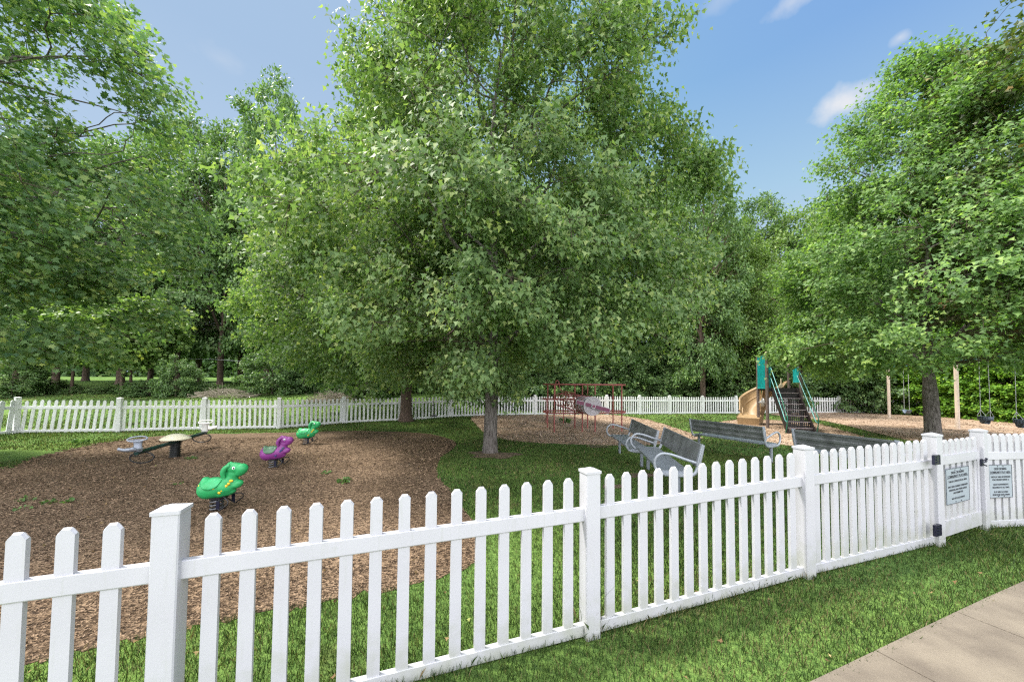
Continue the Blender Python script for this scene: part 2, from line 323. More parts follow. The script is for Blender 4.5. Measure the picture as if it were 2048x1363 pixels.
class MB:
    """collects simple shapes into one mesh"""
    def __init__(s): s.v = []; s.f = []; s.sm = []
    def add(s, vs, fs, smooth=False, T=None):
        b = len(s.v)
        s.v += [tuple(T @ Vector(p)) if T else tuple(p) for p in vs]
        s.f += [tuple(i + b for i in f) for f in fs]; s.sm += [smooth] * len(fs)
        return s
    def box(s, x0, x1, y0, y1, z0, z1, T=None, bev=0.0):
        if bev:
            return s.prism([(x0 + bev, y0), (x1 - bev, y0), (x1, y0 + bev), (x1, y1 - bev), (x1 - bev, y1), (x0 + bev, y1), (x0, y1 - bev), (x0, y0 + bev)], z0, z1, T)
        v = [(x0, y0, z0), (x1, y0, z0), (x1, y1, z0), (x0, y1, z0), (x0, y0, z1), (x1, y0, z1), (x1, y1, z1), (x0, y1, z1)]
        return s.add(v, [(3, 2, 1, 0), (4, 5, 6, 7), (0, 1, 5, 4), (1, 2, 6, 5), (2, 3, 7, 6), (3, 0, 4, 7)], T=T)
    def prism(s, pts, z0, z1, T=None):
        n = len(pts)
        v = [(x, y, z0) for x, y in pts] + [(x, y, z1) for x, y in pts]
        f = [tuple(range(n - 1, -1, -1)), tuple(range(n, 2 * n))] + [(i, (i + 1) % n, n + (i + 1) % n, n + i) for i in range(n)]
        return s.add(v, f, T=T)
    def tube(s, pts, r, n=8, T=None, closed=False, cap=True):
        pts = [Vector(p) for p in pts]; m = len(pts)
        rs = r if isinstance(r, (list, tuple)) else [r] * m
        vs = []; ref = None
        for i in range(m):
            if closed: d = pts[(i + 1) % m] - pts[i - 1]
            else: d = pts[min(i + 1, m - 1)] - pts[max(i - 1, 0)]
            d.normalize()
            if ref is None: ref = Vector((0, 0, 1)) if abs(d.z) < 0.9 else Vector((1, 0, 0))
            a = (ref - d * ref.dot(d)).normalized(); ref = a; b = d.cross(a)
            for j in range(n):
                t = 2 * PI * j / n
                vs.append(pts[i] + (a * math.cos(t) + b * math.sin(t)) * rs[i])
        fs = []
        for i in range(m if closed else m - 1):
            k = (i + 1) % m
            for j in range(n): fs.append((i * n + j, i * n + (j + 1) % n, k * n + (j + 1) % n, k * n + j))
        s.add(vs, fs, True, T)
        if cap and not closed:
            s.add(vs[:n], [tuple(range(n - 1, -1, -1))], T=T); s.add(vs[-n:], [tuple(range(n))], T=T)
        return s
    def lathe(s, prof, n=20, c=(0, 0, 0), T=None, sx=1.0, sy=1.0):
        vs = [(c[0] + r * sx * math.cos(2 * PI * j / n), c[1] + r * sy * math.sin(2 * PI * j / n), c[2] + z) for r, z in prof for j in range(n)]
        fs = [(i * n + j, i * n + (j + 1) % n, (i + 1) * n + (j + 1) % n, (i + 1) * n + j) for i in range(len(prof) - 1) for j in range(n)]
        return s.add(vs, fs, True, T)
    def ball(s, c, r, T=None, n=14, m=9):
        r = r if isinstance(r, (tuple, list)) else (r, r, r)
        vs = [(c[0] + r[0] * math.sin(PI * i / m) * math.cos(2 * PI * j / n), c[1] + r[1] * math.sin(PI * i / m) * math.sin(2 * PI * j / n), c[2] + r[2] * math.cos(PI * i / m)) for i in range(m + 1) for j in range(n)]
        fs = [(i * n + j, (i + 1) * n + j, (i + 1) * n + (j + 1) % n, i * n + (j + 1) % n) for i in range(m) for j in range(n)]
        return s.add(vs, fs, True, T)
    def mesh(s, name, m):
        me = bpy.data.meshes.new(name); me.from_pydata([tuple(p) for p in s.v], [], s.f)
        me.polygons.foreach_set('use_smooth', s.sm)
        me.materials.append(M[m] if isinstance(m, str) else m); me.validate(); me.update()
        return me
    def build(s, name, m, parent=None, loc=None): return obj(name, s.mesh(name, m), parent, loc)
def bez(pts, n=8):
    """smooth polyline through points (Catmull-Rom)"""
    p = [Vector(q) for q in pts]; p = [p[0] * 2 - p[1]] + p + [p[-1] * 2 - p[-2]]
    o = []
    for i in range(1, len(p) - 2):
        for j in range(n):
            t = j / n
            o.append(0.5 * ((2 * p[i]) + (p[i + 1] - p[i - 1]) * t + (2 * p[i - 1] - 5 * p[i] + 4 * p[i + 1] - p[i + 2]) * t * t + (-p[i - 1] + 3 * p[i] - 3 * p[i + 1] + p[i + 2]) * t ** 3))
    o.append(p[-2]); return o
def frame(p, xdir, up=(0, 0, 1)):
    x = Vector(xdir).normalized(); z = Vector(up); z = (z - x * z.dot(x)).normalized(); y = z.cross(x)
    m = Matrix((x, y, z)).transposed().to_4x4(); m.translation = Vector(p); return m
def tubes_np(lines, sides):
    """many tapered tubes -> verts, quad loops; each line = (pts (m,3), radii (m,))"""
    V = []; L = []; base = 0
    ang = np.arange(sides) * 2 * PI / sides; ca = np.cos(ang)[None, :, None]; sa = np.sin(ang)[None, :, None]
    for pts, rad in lines:
        m = len(pts); d = np.gradient(pts, axis=0); d /= np.linalg.norm(d, axis=1)[:, None] + 1e-9
        ref = np.array([0.31, 0.9, 0.3]) if abs(d[0, 2]) > 0.6 else np.array([0.1, 0.1, 0.99])
        a = np.cross(d, ref); a /= np.linalg.norm(a, axis=1)[:, None] + 1e-9; b = np.cross(d, a)
        v = pts[:, None, :] + (a[:, None, :] * ca + b[:, None, :] * sa) * np.asarray(rad)[:, None, None]
        V.append(v.reshape(-1, 3))
        i = np.arange(m - 1)[:, None] * sides; j = np.arange(sides)[None, :]; j2 = (j + 1) % sides
        q = np.stack([i + j, i + j2, i + sides + j2, i + sides + j], -1) + base
        L.append(q.reshape(-1)); base += m * sides
    return np.concatenate(V), np.concatenate(L)
def in_poly(x, y, poly):
    x = np.asarray(x); y = np.asarray(y); ins = np.zeros(x.shape, bool); n = len(poly)
    for i in range(n):
        x0, y0 = poly[i][:2]; x1, y1 = poly[(i + 1) % n][:2]
        if y0 == y1: continue
        c = ((y0 > y) != (y1 > y)) & (x < (x1 - x0) * (y - y0) / (y1 - y0) + x0)
        ins ^= c
    return ins
def unit(a): return a / (np.linalg.norm(a, axis=-1, keepdims=True) + 1e-9)

# ================================================================== GROUND
rng = np.random.default_rng(11)
xs = np.concatenate([-np.geomspace(600, 41, 26), np.arange(-40, 40.01, 0.4), np.geomspace(41, 600, 26)])
ys = np.concatenate([-np.geomspace(400, 6.5, 22), np.arange(-6, 60.01, 0.4), np.geomspace(61, 900, 26)])
XX, YY = np.meshgrid(xs, ys)
V = np.stack([XX, YY, tz(XX, YY)], -1).reshape(-1, 3)
nx, ny = len(xs), len(ys)
i = (np.arange(ny - 1)[:, None] * nx + np.arange(nx - 1)[None, :]).ravel()
L = np.stack([i, i + 1, i + nx + 1, i + nx], -1).ravel()
tag(obj('ground', raw_mesh('ground', V, L, 4, M['ground'], smooth=True)), kind='structure')

def smooth_poly(pts, n=6):
    p = [Vector((q[0], q[1], 0)) for q in pts]; m = len(p); o = []
    for i in range(m):
        a, b, c, d = p[i - 1], p[i], p[(i + 1) % m], p[(i + 2) % m]
        for j in range(n):
            t = j / n
            o.append(0.5 * ((2 * b) + (c - a) * t + (2 * a - 5 * b + 4 * c - d) * t * t + (-a + 3 * b - 3 * c + d) * t ** 3))
    return [(q.x, q.y) for q in o]
def sheet(name, poly, m, lift, step, parent=None, rag=0.0, crown=0.0, edge=0.15):
    """a ground-hugging sheet cut to an outline"""
    pl = np.array(poly)
    if rag:
        r_ = np.random.default_rng(len(pl)); pl = pl + r_.normal(0, rag, pl.shape)
    import bmesh
    bm = bmesh.new()
    f = bm.faces.new([bm.verts.new((x, y, 0)) for x, y in pl])
    x0, y0 = pl.min(0); x1, y1 = pl.max(0)
    for k in range(1, int((x1 - x0) / step) + 1):
        bmesh.ops.bisect_plane(bm, geom=bm.verts[:] + bm.edges[:] + bm.faces[:], plane_co=(x0 + k * step, 0, 0), plane_no=(1, 0, 0))
    for k in range(1, int((y1 - y0) / step) + 1):
        bmesh.ops.bisect_plane(bm, geom=bm.verts[:] + bm.edges[:] + bm.faces[:], plane_co=(0, y0 + k * step, 0), plane_no=(0, 1, 0))
    for v in bm.verts:
        e = 0.0
        if crown:
            d = np.min(np.hypot(pl[:, 0] - v.co.x, pl[:, 1] - v.co.y)); e = crown * float(sm(d / edge))
        v.co.z = Z(v.co.x, v.co.y) + lift + e
    bmesh.ops.recalc_face_normals(bm, faces=bm.faces)
    if sum(q.normal.z for q in bm.faces) < 0: bmesh.ops.reverse_faces(bm, faces=bm.faces)
    me = bpy.data.meshes.new(name); bm.to_mesh(me); bm.free()
    me.polygons.foreach_set('use_smooth', [True] * len(me.polygons)); me.materials.append(m)
    return tag(obj(name, me), kind='structure')
def gxy(pts): return [tuple(G(x, y))[:2] for x, y in pts]
bed_a = gxy([(60, 918), (130, 901), (200, 887), (300, 873), (400, 868), (500, 866), (600, 864), (700, 862), (800, 863), (868, 869), (903, 880), (912, 893),
             (884, 914), (873, 940), (885, 965), (908, 990), (927, 1020), (962, 1070), (969, 1096), (955, 1122), (899, 1149), (851, 1163), (790, 1176), (732, 1188), (668, 1200), (600, 1215),
             (451, 1240), (363, 1258), (264, 1281), (120, 1312), (0, 1342)]) + [(-4.6, 1.9), (-8.5, 2.6), (-12.5, 4.5), (-12.2, 6.2)] + gxy([(0, 938)])
bed_b = gxy([(945, 833), (1000, 831), (1060, 830), (1150, 829), (1225, 830), (1289, 838), (1333, 851), (1394, 871), (1404, 876), (1372, 881), (1310, 889), (1251, 891), (1139, 888), (1051, 884), (996, 876), (960, 858)])
bed_c = gxy([(1440, 844), (1500, 839), (1562, 841), (1625, 845), (1652, 852), (1682, 860), (1722, 873), (1748, 884), (1735, 893), (1680, 896), (1600, 893), (1560, 888), (1500, 876), (1452, 866), (1432, 855)])
bed_d = gxy([(1548, 827), (1620, 825), (1750, 824.5), (1850, 826), (1920, 832), (2048, 846)]) + [(33, 17.5), (30, 12), (22, 9.5), (17, 9.2)] + gxy([(2048, 906), (1910, 891), (1850, 884), (1800, 877), (1735, 862), (1690, 850), (1640, 840), (1600, 834), (1552, 830)])
BEDS = []
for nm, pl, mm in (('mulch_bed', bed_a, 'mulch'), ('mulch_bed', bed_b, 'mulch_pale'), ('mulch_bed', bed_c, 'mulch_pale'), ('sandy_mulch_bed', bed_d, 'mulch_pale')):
    pl = smooth_poly(pl, 5)
    sheet(nm, pl, M[mm], 0.004, 0.5, rag=0.025, crown=0.035, edge=0.3); BEDS.append(pl)
# pavement: slabs with joints
pa, pb = G(1640, 1363), G(2048, 1168)
pd = Vector((pb.x - pa.x, pb.y - pa.y)).normalized(); pn = Vector((pd.y, -pd.x))
def pxy(s, t): return (pa.x + pd.x * s + pn.x * t, pa.y + pd.y * s + pn.y * t)
path_poly = [pxy(-6, 0), pxy(9, 0), pxy(9, 1.5), pxy(-6, 1.5)]
j0 = (G(1735, 1300).xy - pa.xy).dot(pd); sp = (G(1925, 1235).xy - G(1735, 1300).xy).dot(pd)
pm = MB()
k = -6
cuts = [j0 + sp * q for q in range(-6, 8)]
for a, b in zip(cuts[:-1], cuts[1:]):
    g = 0.004
    for s0, s1 in ((a + g, (a + b) / 2), ((a + b) / 2, b - g)):
        c = [pxy(s0, 0), pxy(s1, 0), pxy(s1, 1.5), pxy(s0, 1.5)]
        top = [(x, y, Z(x, y) + 0.03) for x, y in c]; bot = [(x, y, Z(x, y) - 0.05) for x, y in c]
        fs = [(0, 3, 2, 1), (4, 5, 6, 7), (0, 1, 5, 4), (2, 3, 7, 6)]
        fs.append((3, 0, 4, 7) if s0 == a + g else (1, 2, 6, 5))
        pm.add(bot + top, [tuple(reversed(f)) for f in fs])
tag(pm.build('pavement', 'path'), kind='structure')
tag(MB().add([(x, y, Z(x, y) + 0.016) for x, y in (pxy(-6, 0.02), pxy(9, 0.02), pxy(9, 1.48), pxy(-6, 1.48))], [(0, 3, 2, 1)]).build('pavement_joint_bed', 'joint'), kind='structure')
# worn soil ring round the middle maple, and bare patches of soil
TB = G(980, 907)
ring = [(TB.x + math.cos(a) * (0.62 + 0.16 * math.sin(3 * a + 1) + 0.08 * math.sin(7 * a)) + 0.05, TB.y - 0.12 + math.sin(a) * (0.55 + 0.12 * math.sin(2 * a + 2) + 0.06 * math.sin(5 * a))) for a in np.linspace(0, 2 * PI, 40, endpoint=False)]
sheet('soil_ring', ring, M['soil'], 0.006, 0.2, rag=0.015, crown=0.03, edge=0.3)
SOIL = [ring]
for (px, py, r0) in ((1195, 893, 0.30), (1290, 950, 0.34), (1235, 972, 0.22)):
    c = G(px, py)
    pl = [(c.x + math.cos(a) * r0 * (1 + 0.3 * math.sin(3 * a + px)), c.y + math.sin(a) * r0 * 0.7 * (1 + 0.3 * math.cos(2 * a))) for a in np.linspace(0, 2 * PI, 24, endpoint=False)]
    sheet('soil_patch', pl, M['soil'], 0.005, 0.2, rag=0.02); SOIL.append(pl)

# ------------------------------------------------------------------ grass blades (one uncountable mass)
def in_view(x, y, m=0.12):
    return (np.abs(x) < (1.463 + m) * np.maximum(y, 0.01) + 0.15)
def scatter(n, x0, x1, y0, y1):
    return rng.uniform(x0, x1, n), rng.uniform(y0, y1, n)
path_in = [pxy(-6, .012), pxy(9, .012), pxy(9, 1.48), pxy(-6, 1.48)]; path_in2 = [pxy(-6, .05), pxy(9, .05), pxy(9, 1.46), pxy(-6, 1.46)]
gx, gy, gw = [], [], []
for (dens, x0, x1, y0, y1, w) in ((5200, -3.4, 4.6, 1.35, 3.0, .0036), (3600, -3.5, 7, 3.0, 4.4, .0045), (1900, -8, 9.5, 4.4, 6.5, .0065), (950, -11, 12, 6.5, 9.0, .010),
                                   (480, -17, 18, 9, 13, .015), (210, -24, 26, 13, 19, .024), (70, -36, 30, 19, 30, .045)):
    x, y = scatter(int(dens * (x1 - x0) * (y1 - y0)), x0, x1, y0, y1)
    k = in_view(x, y)
    x, y = x[k], y[k]
    for pl in BEDS: 
        k = ~in_poly(x, y, pl); x, y = x[k], y[k]
    k = ~in_poly(x, y, path_in) | (~in_poly(x, y, path_in2) & (rng.random(len(x)) < .35)); x, y = x[k], y[k]
    for pl in SOIL:
        k = ~in_poly(x, y, pl) | (rng.random(len(x)) < 0.12); x, y = x[k], y[k]
    # thin, patchy growth
    pn_ = np.sin(x * 2.1 + 1.7 * np.sin(y * 1.3)) * np.sin(y * 2.4 + 1.1 * np.sin(x * 1.9))
    k = rng.random(len(x)) < 0.86 + 0.14 * pn_; x, y = x[k], y[k]
    gx.append(x); gy.append(y); gw.append(np.full(len(x), w))
gx = np.concatenate(gx); gy = np.concatenate(gy); gw = np.concatenate(gw); n = len(gx)
fence_near = [(-1.685, 1.765), (.5627, 2.525), (2.65, 3.2), (4.47, 3.74), (5.52, 4.16), (7.6, 4.42)]
hh = rng.uniform(.03, .062, n) * (1 + 0.35 * np.sin(gx * 1.7 + 2) * np.sin(gy * 1.3)) * (1 + 5 * np.clip(gw - .006, 0, .03))
# taller tufts hugging the fence foot
for (ax, ay), (bx, by) in zip(fence_near[:-1], fence_near[1:]):
    dx, dy = bx - ax, by - ay; L2 = dx * dx + dy * dy; t = np.clip(((gx - ax) * dx + (gy - ay) * dy) / L2, 0, 1)
    d = np.hypot(gx - ax - t * dx, gy - ay - t * dy); hh *= 1 + 0.55 * np.exp(-(d / .07) ** 2) * rng.random(n)
for px_, py_ in ((1180, 1262), (1168, 1262), (1196, 1258), (1603, 1150), (337, 1440), (1871, 1085)):
    q_ = G(px_, py_); near_ = np.hypot(gx - q_.x, gy - q_.y) < .085
    hh[near_] *= np.where(rng.random(near_.sum()) < .13, rng.uniform(1.8, 3.6, near_.sum()), 1.2)
an = rng.uniform(0, 2 * PI, n); ln = rng.uniform(0.1, 0.75, n) * hh; la = rng.uniform(0, 2 * PI, n)
bx_, by_ = np.cos(an) * gw / 2, np.sin(an) * gw / 2
z0 = tz(gx, gy) - 0.004
lx, ly = np.cos(la) * ln, np.sin(la) * ln
v = np.empty((n, 5, 3))
v[:, 0] = np.stack([gx - bx_, gy - by_, z0], -1); v[:, 1] = np.stack([gx + bx_, gy + by_, z0], -1)
v[:, 2] = np.stack([gx + lx * .4 + bx_ * .8, gy + ly * .4 + by_ * .8, z0 + hh * .62], -1)
v[:, 3] = np.stack([gx + lx, gy + ly, z0 + hh], -1)
v[:, 4] = np.stack([gx + lx * .4 - bx_ * .8, gy + ly * .4 - by_ * .8, z0 + hh * .62], -1)
big = 0.5 + 0.5 * np.sin(gx * 0.9 + 1.3 * np.sin(gy * 1.1)) * np.sin(gy * 1.4 + np.sin(gx * .8))
fine_ = np.sin(gx * 7.3 + 2 * np.sin(gy * 5.1)) * np.sin(gy * 8.7 + 2 * np.sin(gx * 4.3))
r = np.clip(0.10 + 0.22 * sm((gy - 4) / 6) + 0.34 * big + .10 * fine_ + rng.normal(0, .30, n), 0, .92); hh_ = 0; dead = rng.random(n) < 0.06 + 0.16 * (big < .25) + .08 * (fine_ > .6); r[dead] = rng.uniform(.93, 1, dead.sum())
loops = (np.arange(n)[:, None] * 5 + np.array([0, 1, 2, 3, 4])[None]).ravel()
tag(obj('grass', raw_mesh('grass', v.reshape(-1, 3), loops, 5, M['blade'], rnd=np.repeat(r, 5))), kind='stuff',
    label='short mown lawn grass around the mulch beds and fence', cat='grass')
print('grass blades', n)

# ------------------------------------------------------------------ mulch chips (one uncountable mass)
cx, cy, cs = [], [], []
for (dens, x0, x1, y0, y1, s) in ((2600, -4.6, 1.2, 1.6, 3.2, .011), (1500, -7.2, 1.2, 3.2, 5.0, .013), (600, -10.5, 1, 5.0, 7.5, .019), (260, -14, 1, 7.5, 11, .028)):
    x, y = scatter(int(dens * (x1 - x0) * (y1 - y0)), x0, x1, y0, y1)
    k = in_view(x, y, .05); x, y = x[k], y[k]; k = in_poly(x, y, BEDS[0]); x, y = x[k], y[k]
    cx.append(x); cy.append(y); cs.append(np.full(len(x), s))
for pl, dens, s in ((BEDS[1], 120, .036), (BEDS[2], 110, .036), (BEDS[3], 40, .04)):
    a = np.array(pl); x, y = scatter(int(dens * np.prod(a.max(0) - a.min(0))), a[:, 0].min(), a[:, 0].max(), a[:, 1].min(), a[:, 1].max())
    k = in_poly(x, y, pl) & in_view(x, y); cx.append(x[k]); cy.append(y[k]); cs.append(np.full(k.sum(), s))
def chips(name, cx, cy, cs, label, off):
    n = len(cx)
    d = rng.normal(size=(n, 3)) * np.array([1, 1, .33]); d = unit(d); w = unit(np.cross(d, rng.normal(size=(n, 3)))); u = np.cross(d, w)
    c = np.stack([cx, cy, tz(cx, cy) + 0.036 + rng.uniform(0, .012, n)], -1)
    ll = (cs * rng.uniform(.6, 1.7, n))[:, None]; ww = (cs * rng.uniform(.25, .5, n))[:, None]
    v = np.stack([c - d * ll, c + w * ww, c + d * ll, c - w * ww, c + u * ww * .7, ], 1)
    t = np.array([0, 1, 4, 1, 2, 4, 2, 3, 4, 3, 0, 4])
    loops = (np.arange(n)[:, None] * 5 + t[None]).ravel()
    r = np.clip(rng.beta(1.6, 2.2, n) + off, 0, 1)
    tag(obj(name, raw_mesh(name, v.reshape(-1, 3), loops, 3, M['chip'], rnd=np.repeat(r, 5))), kind='stuff', label=label, cat='mulch')
    print('chips', n)
a = sum(len(q) for q in cx[:4])
cx, cy, cs = map(np.concatenate, (cx, cy, cs))
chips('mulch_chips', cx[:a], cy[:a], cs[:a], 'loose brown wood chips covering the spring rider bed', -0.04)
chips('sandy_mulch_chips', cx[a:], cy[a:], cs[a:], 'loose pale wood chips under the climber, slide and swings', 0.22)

# ================================================================== NEAR FENCE
FH = 1.165
def picket_mesh(w, d, h, name='picket', m='vinyl'):
    mb = MB(); c = w * .30; t = .018
    o = [(-w / 2, 0), (w / 2, 0), (w / 2, h - .028), (c / 1.4, h - .002), (-c / 1.4, h - .002), (-w / 2, h - .028)]
    n = len(o)
    fr = [(x, -d / 2, z) for x, z in o]; bk = [(x, d / 2, z) for x, z in o]
    k = .86
    fr[2:] = [(x * .93, -d / 2, z - .004) for x, z in o[2:]]; bk[2:] = [(x * .93, d / 2, z - .004) for x, z in o[2:]]
    md = [(x, 0, z + .003) for x, z in o[2:]]
    v = fr + bk + md
    f = [(0, 1, 2, 3, 4, 5), (11, 10, 9, 8, 7, 6), (0, 5, 11, 6), (1, 7, 8, 2), (0, 6, 7, 1)]
    for q in range(3):
        f += [(2 + q, 12 + q, 13 + q, 3 + q), (8 + q, 9 + q, 13 + q, 12 + q)]
    f += [(2, 8, 12), (5, 15, 11)]
    return mb.add(v, f).mesh(name, m)
def post_mesh(w, h, name='post', m='vinyl'):
    return MB().box(-w / 2, w / 2, -w / 2, w / 2, -.3, h - .03, bev=.006).mesh(name, m)
def cap_mesh(w, h, name='post_cap', m='vinyl'):
    e = w / 2 + .005; mb = MB(); z = h - .032
    mb.box(-e, e, -e, e, z, z + .018, bev=.003)
    i_ = e - .005
    mb.add([(-i_, -i_, z + .018), (i_, -i_, z + .018), (i_, i_, z + .018), (-i_, i_, z + .018), (0, 0, z + .038)], [(0, 1, 4), (1, 2, 4), (2, 3, 4), (3, 0, 4)])
    return mb.mesh(name, m)
POSTW = .110
pk_me = picket_mesh(.070, .024, 1.075); po_me = post_mesh(POSTW, FH); ca_me = cap_mesh(POSTW, FH)
nf = thing('picket_fence', 'low white vinyl picket fence along the near lawn edge, holding the gate', 'fence', (0.5627, 2.525, 0))
fb = Vector((0.5627, 2.525, 0))
def place(o, p, rz, parent, base=fb):
    o.parent = parent; o.location = Vector(p) - base; o.rotation_euler = (0, 0, rz); return o
def add_post(x, y, rz, parent, base=fb):
    p = obj('post', po_me); place(p, (x, y, Z(x, y)), rz, parent, base)
    c = obj('post_cap', ca_me); c.parent = p
    return p
def rail_mesh(a, b, z0, z1, d=.042):
    """rail between two ground points, level bottom z0 / top z1 above the slope"""
    a = Vector(a); b = Vector(b); u = (b - a); u.z = 0; u.normalize(); n = Vector((u.y, -u.x, 0))
    mb = MB(); v = []
    for p in (a, b):
        for s, z in ((1, z0 + .006), (1, z1 - .004), (.8, z1), (-.8, z1), (-1, z1 - .004), (-1, z0 + .006), (-.8, z0), (.8, z0)):
            q = p + n * (d / 2 * s); v.append((q.x, q.y, p.z + z))
    f = [(0, 1, 2, 3, 4, 5, 6, 7), (15, 14, 13, 12, 11, 10, 9, 8)] + [(k, 8 + k, 8 + (k + 1) % 8, (k + 1) % 8) for k in range(8)]
    return mb.add(v, f)
def panel(A, B, parent, n=14, base=fb, wa=POSTW / 2, wb=POSTW / 2, jit=0.0):
    A = Vector((A[0], A[1], Z(*A[:2]))); B = Vector((B[0], B[1], Z(*B[:2]))); u = (B - A); ln = Vector((u.x, u.y, 0)).length; rz = math.atan2(u.y, u.x)
    a = A + u * (wa / ln); b = B - u * (wb / ln)
    for z0, z1 in ((.80, .892), (.012, .095)):
        o = rail_mesh(a - base, b - base, z0, z1).build('rail', 'vinyl', parent)
    for q in range(n):
        t = (q + .75) / (n + .5)
        p = a.lerp(b, t) + Vector((0, 0, .03)); p.z += random.uniform(-jit, jit)
        place(obj('picket', pk_me), p, rz, parent, base)
    return rz
random.seed(3)
pts = [(-1.685 - 2.3, 1.757 - .75)] + fence_near
for q in range(len(pts)):
    a = pts[max(q - 1, 0)]; b = pts[min(q + 1, len(pts) - 1)]
    rz = math.atan2(b[1] - a[1], b[0] - a[0])
    if q == 0: continue
    if q == 5: rz = math.atan2(.42, 1.03)
    add_post(pts[q][0], pts[q][1], rz, nf)
for q in (1, 2, 3):
    panel(pts[q], pts[q + 1], nf)
# leftmost panel: only its right end stays in the frame
A = Vector((pts[0][0], pts[0][1])); B = Vector((pts[1][0], pts[1][1]))
rzL = math.atan2(B.y - A.y, B.x - A.x); mid = A.lerp(B, .35)
for z0, z1 in ((.80, .892), (.012, .095)):
    a3 = Vector((mid.x, mid.y, Z(mid.x, mid.y))); b3 = Vector((B.x, B.y, Z(B.x, B.y))); b3 -= (b3 - a3).normalized() * POSTW / 2
    rail_mesh(a3 - fb, b3 - fb, z0, z1).build('rail', 'vinyl', nf)
for q in range(8):
    p = B.lerp(A, (.75 + q) * (2.4 / 14.5) / 2.4 * .98 + .04)
    place(obj('picket', pk_me), (p.x, p.y, Z(p.x, p.y) + .03), rzL, nf)
panel(pts[5], pts[6], nf, 19)

# ------------------------------------------------------------------ gate
GA, GB = Vector((4.47, 3.74)), Vector((5.52, 4.16))
gd = (GB - GA).normalized(); grz = math.atan2(gd.y, gd.x); gl = (GB - GA).length - POSTW
gate = thing('garden_gate', 'narrow white picket gate with two black hinges beside the notice boards', 'gate', (GA.x + gd.x * POSTW / 2, GA.y + gd.y * POSTW / 2, Z(GA.x, GA.y) + .02), grz)
MB().box(.012, gl - .012, -.024, .024, .80, .895, bev=.004).build('rail', 'vinyl', gate)
MB().box(.012, gl - .012, -.024, .024, .045, .20, bev=.004).build('rail', 'vinyl', gate)
for x0 in (.012, gl - .062):
    MB().box(x0 + .002, x0 + .048, -.020, .020, .2, .80, bev=.003).build('stile', 'vinyl', gate)
gp = picket_mesh(.088, .022, 1.02)
for q in range(7):
    o = obj('picket', gp, gate); o.location = (.085 + q * (gl - .17) / 6, 0, .04)
def box_hinge(px0, py0, px1, py1):
    n = Vector((gd.y, -gd.x, 0)); p0 = Vector((GA.x, GA.y, 0)) + n * .064
    a = plane_hit(px0, py0, p0, n); b = plane_hit(px1, py1, p0, n)
    c = (a + b) / 2; h = abs(a.z - b.z) / 2; w = (Vector((a.x, a.y, 0)) - Vector((b.x, b.y, 0))).length / 2 * .72; h *= .9
    mb = MB(); T = frame(c, (gd.x, gd.y, 0))
    mb.box(-w, w, -.018, .008, -h, h, T, bev=.005)
    for z in (-h * .5, h * .05, h * .55): mb.box(-w * .5, w * .35, -.024, -.018, z - .006, z + .006, T)
    mb.tube([T @ Vector((w * .9, -.014, -h)), T @ Vector((w * .9, -.014, h))], .009)
    o = mb.build('hinge', 'darkblue'); o.parent = gate; o.matrix_parent_inverse = Matrix.LocRotScale(gate.location, gate.rotation_euler, None).inverted()
box_hinge(1863, 909, 1877, 928); box_hinge(1865, 1049, 1880, 1069)
# latch
n_ = Vector((gd.y, -gd.x, 0)); lc = plane_hit(1963, 924, Vector((GB.x, GB.y, 0)) + n_ * .066, n_); T = frame(lc, (gd.x, gd.y, 0))
mb = MB().box(-.03, .008, -.012, .004, -.04, .04, T, bev=.003).tube([T @ Vector((-.02, -.01, .0)), T @ Vector((.035, -.02, .005)), T @ Vector((.05, -.02, .022))], .008)
mb.tube([T @ Vector((0, -.012, .02)), T @ Vector((.02, -.03, .045))], .007).tube([T @ Vector((0, -.012, -.02)), T @ Vector((.025, -.03, -.035))], .007).ball(T @ Vector((.02, -.03, .045)), .012).ball(T @ Vector((.05, -.02, .022)), .011)
o = mb.build('latch', 'darkblue'); o.parent = nf; o.matrix_parent_inverse = Matrix.Translation(nf.location).inverted()

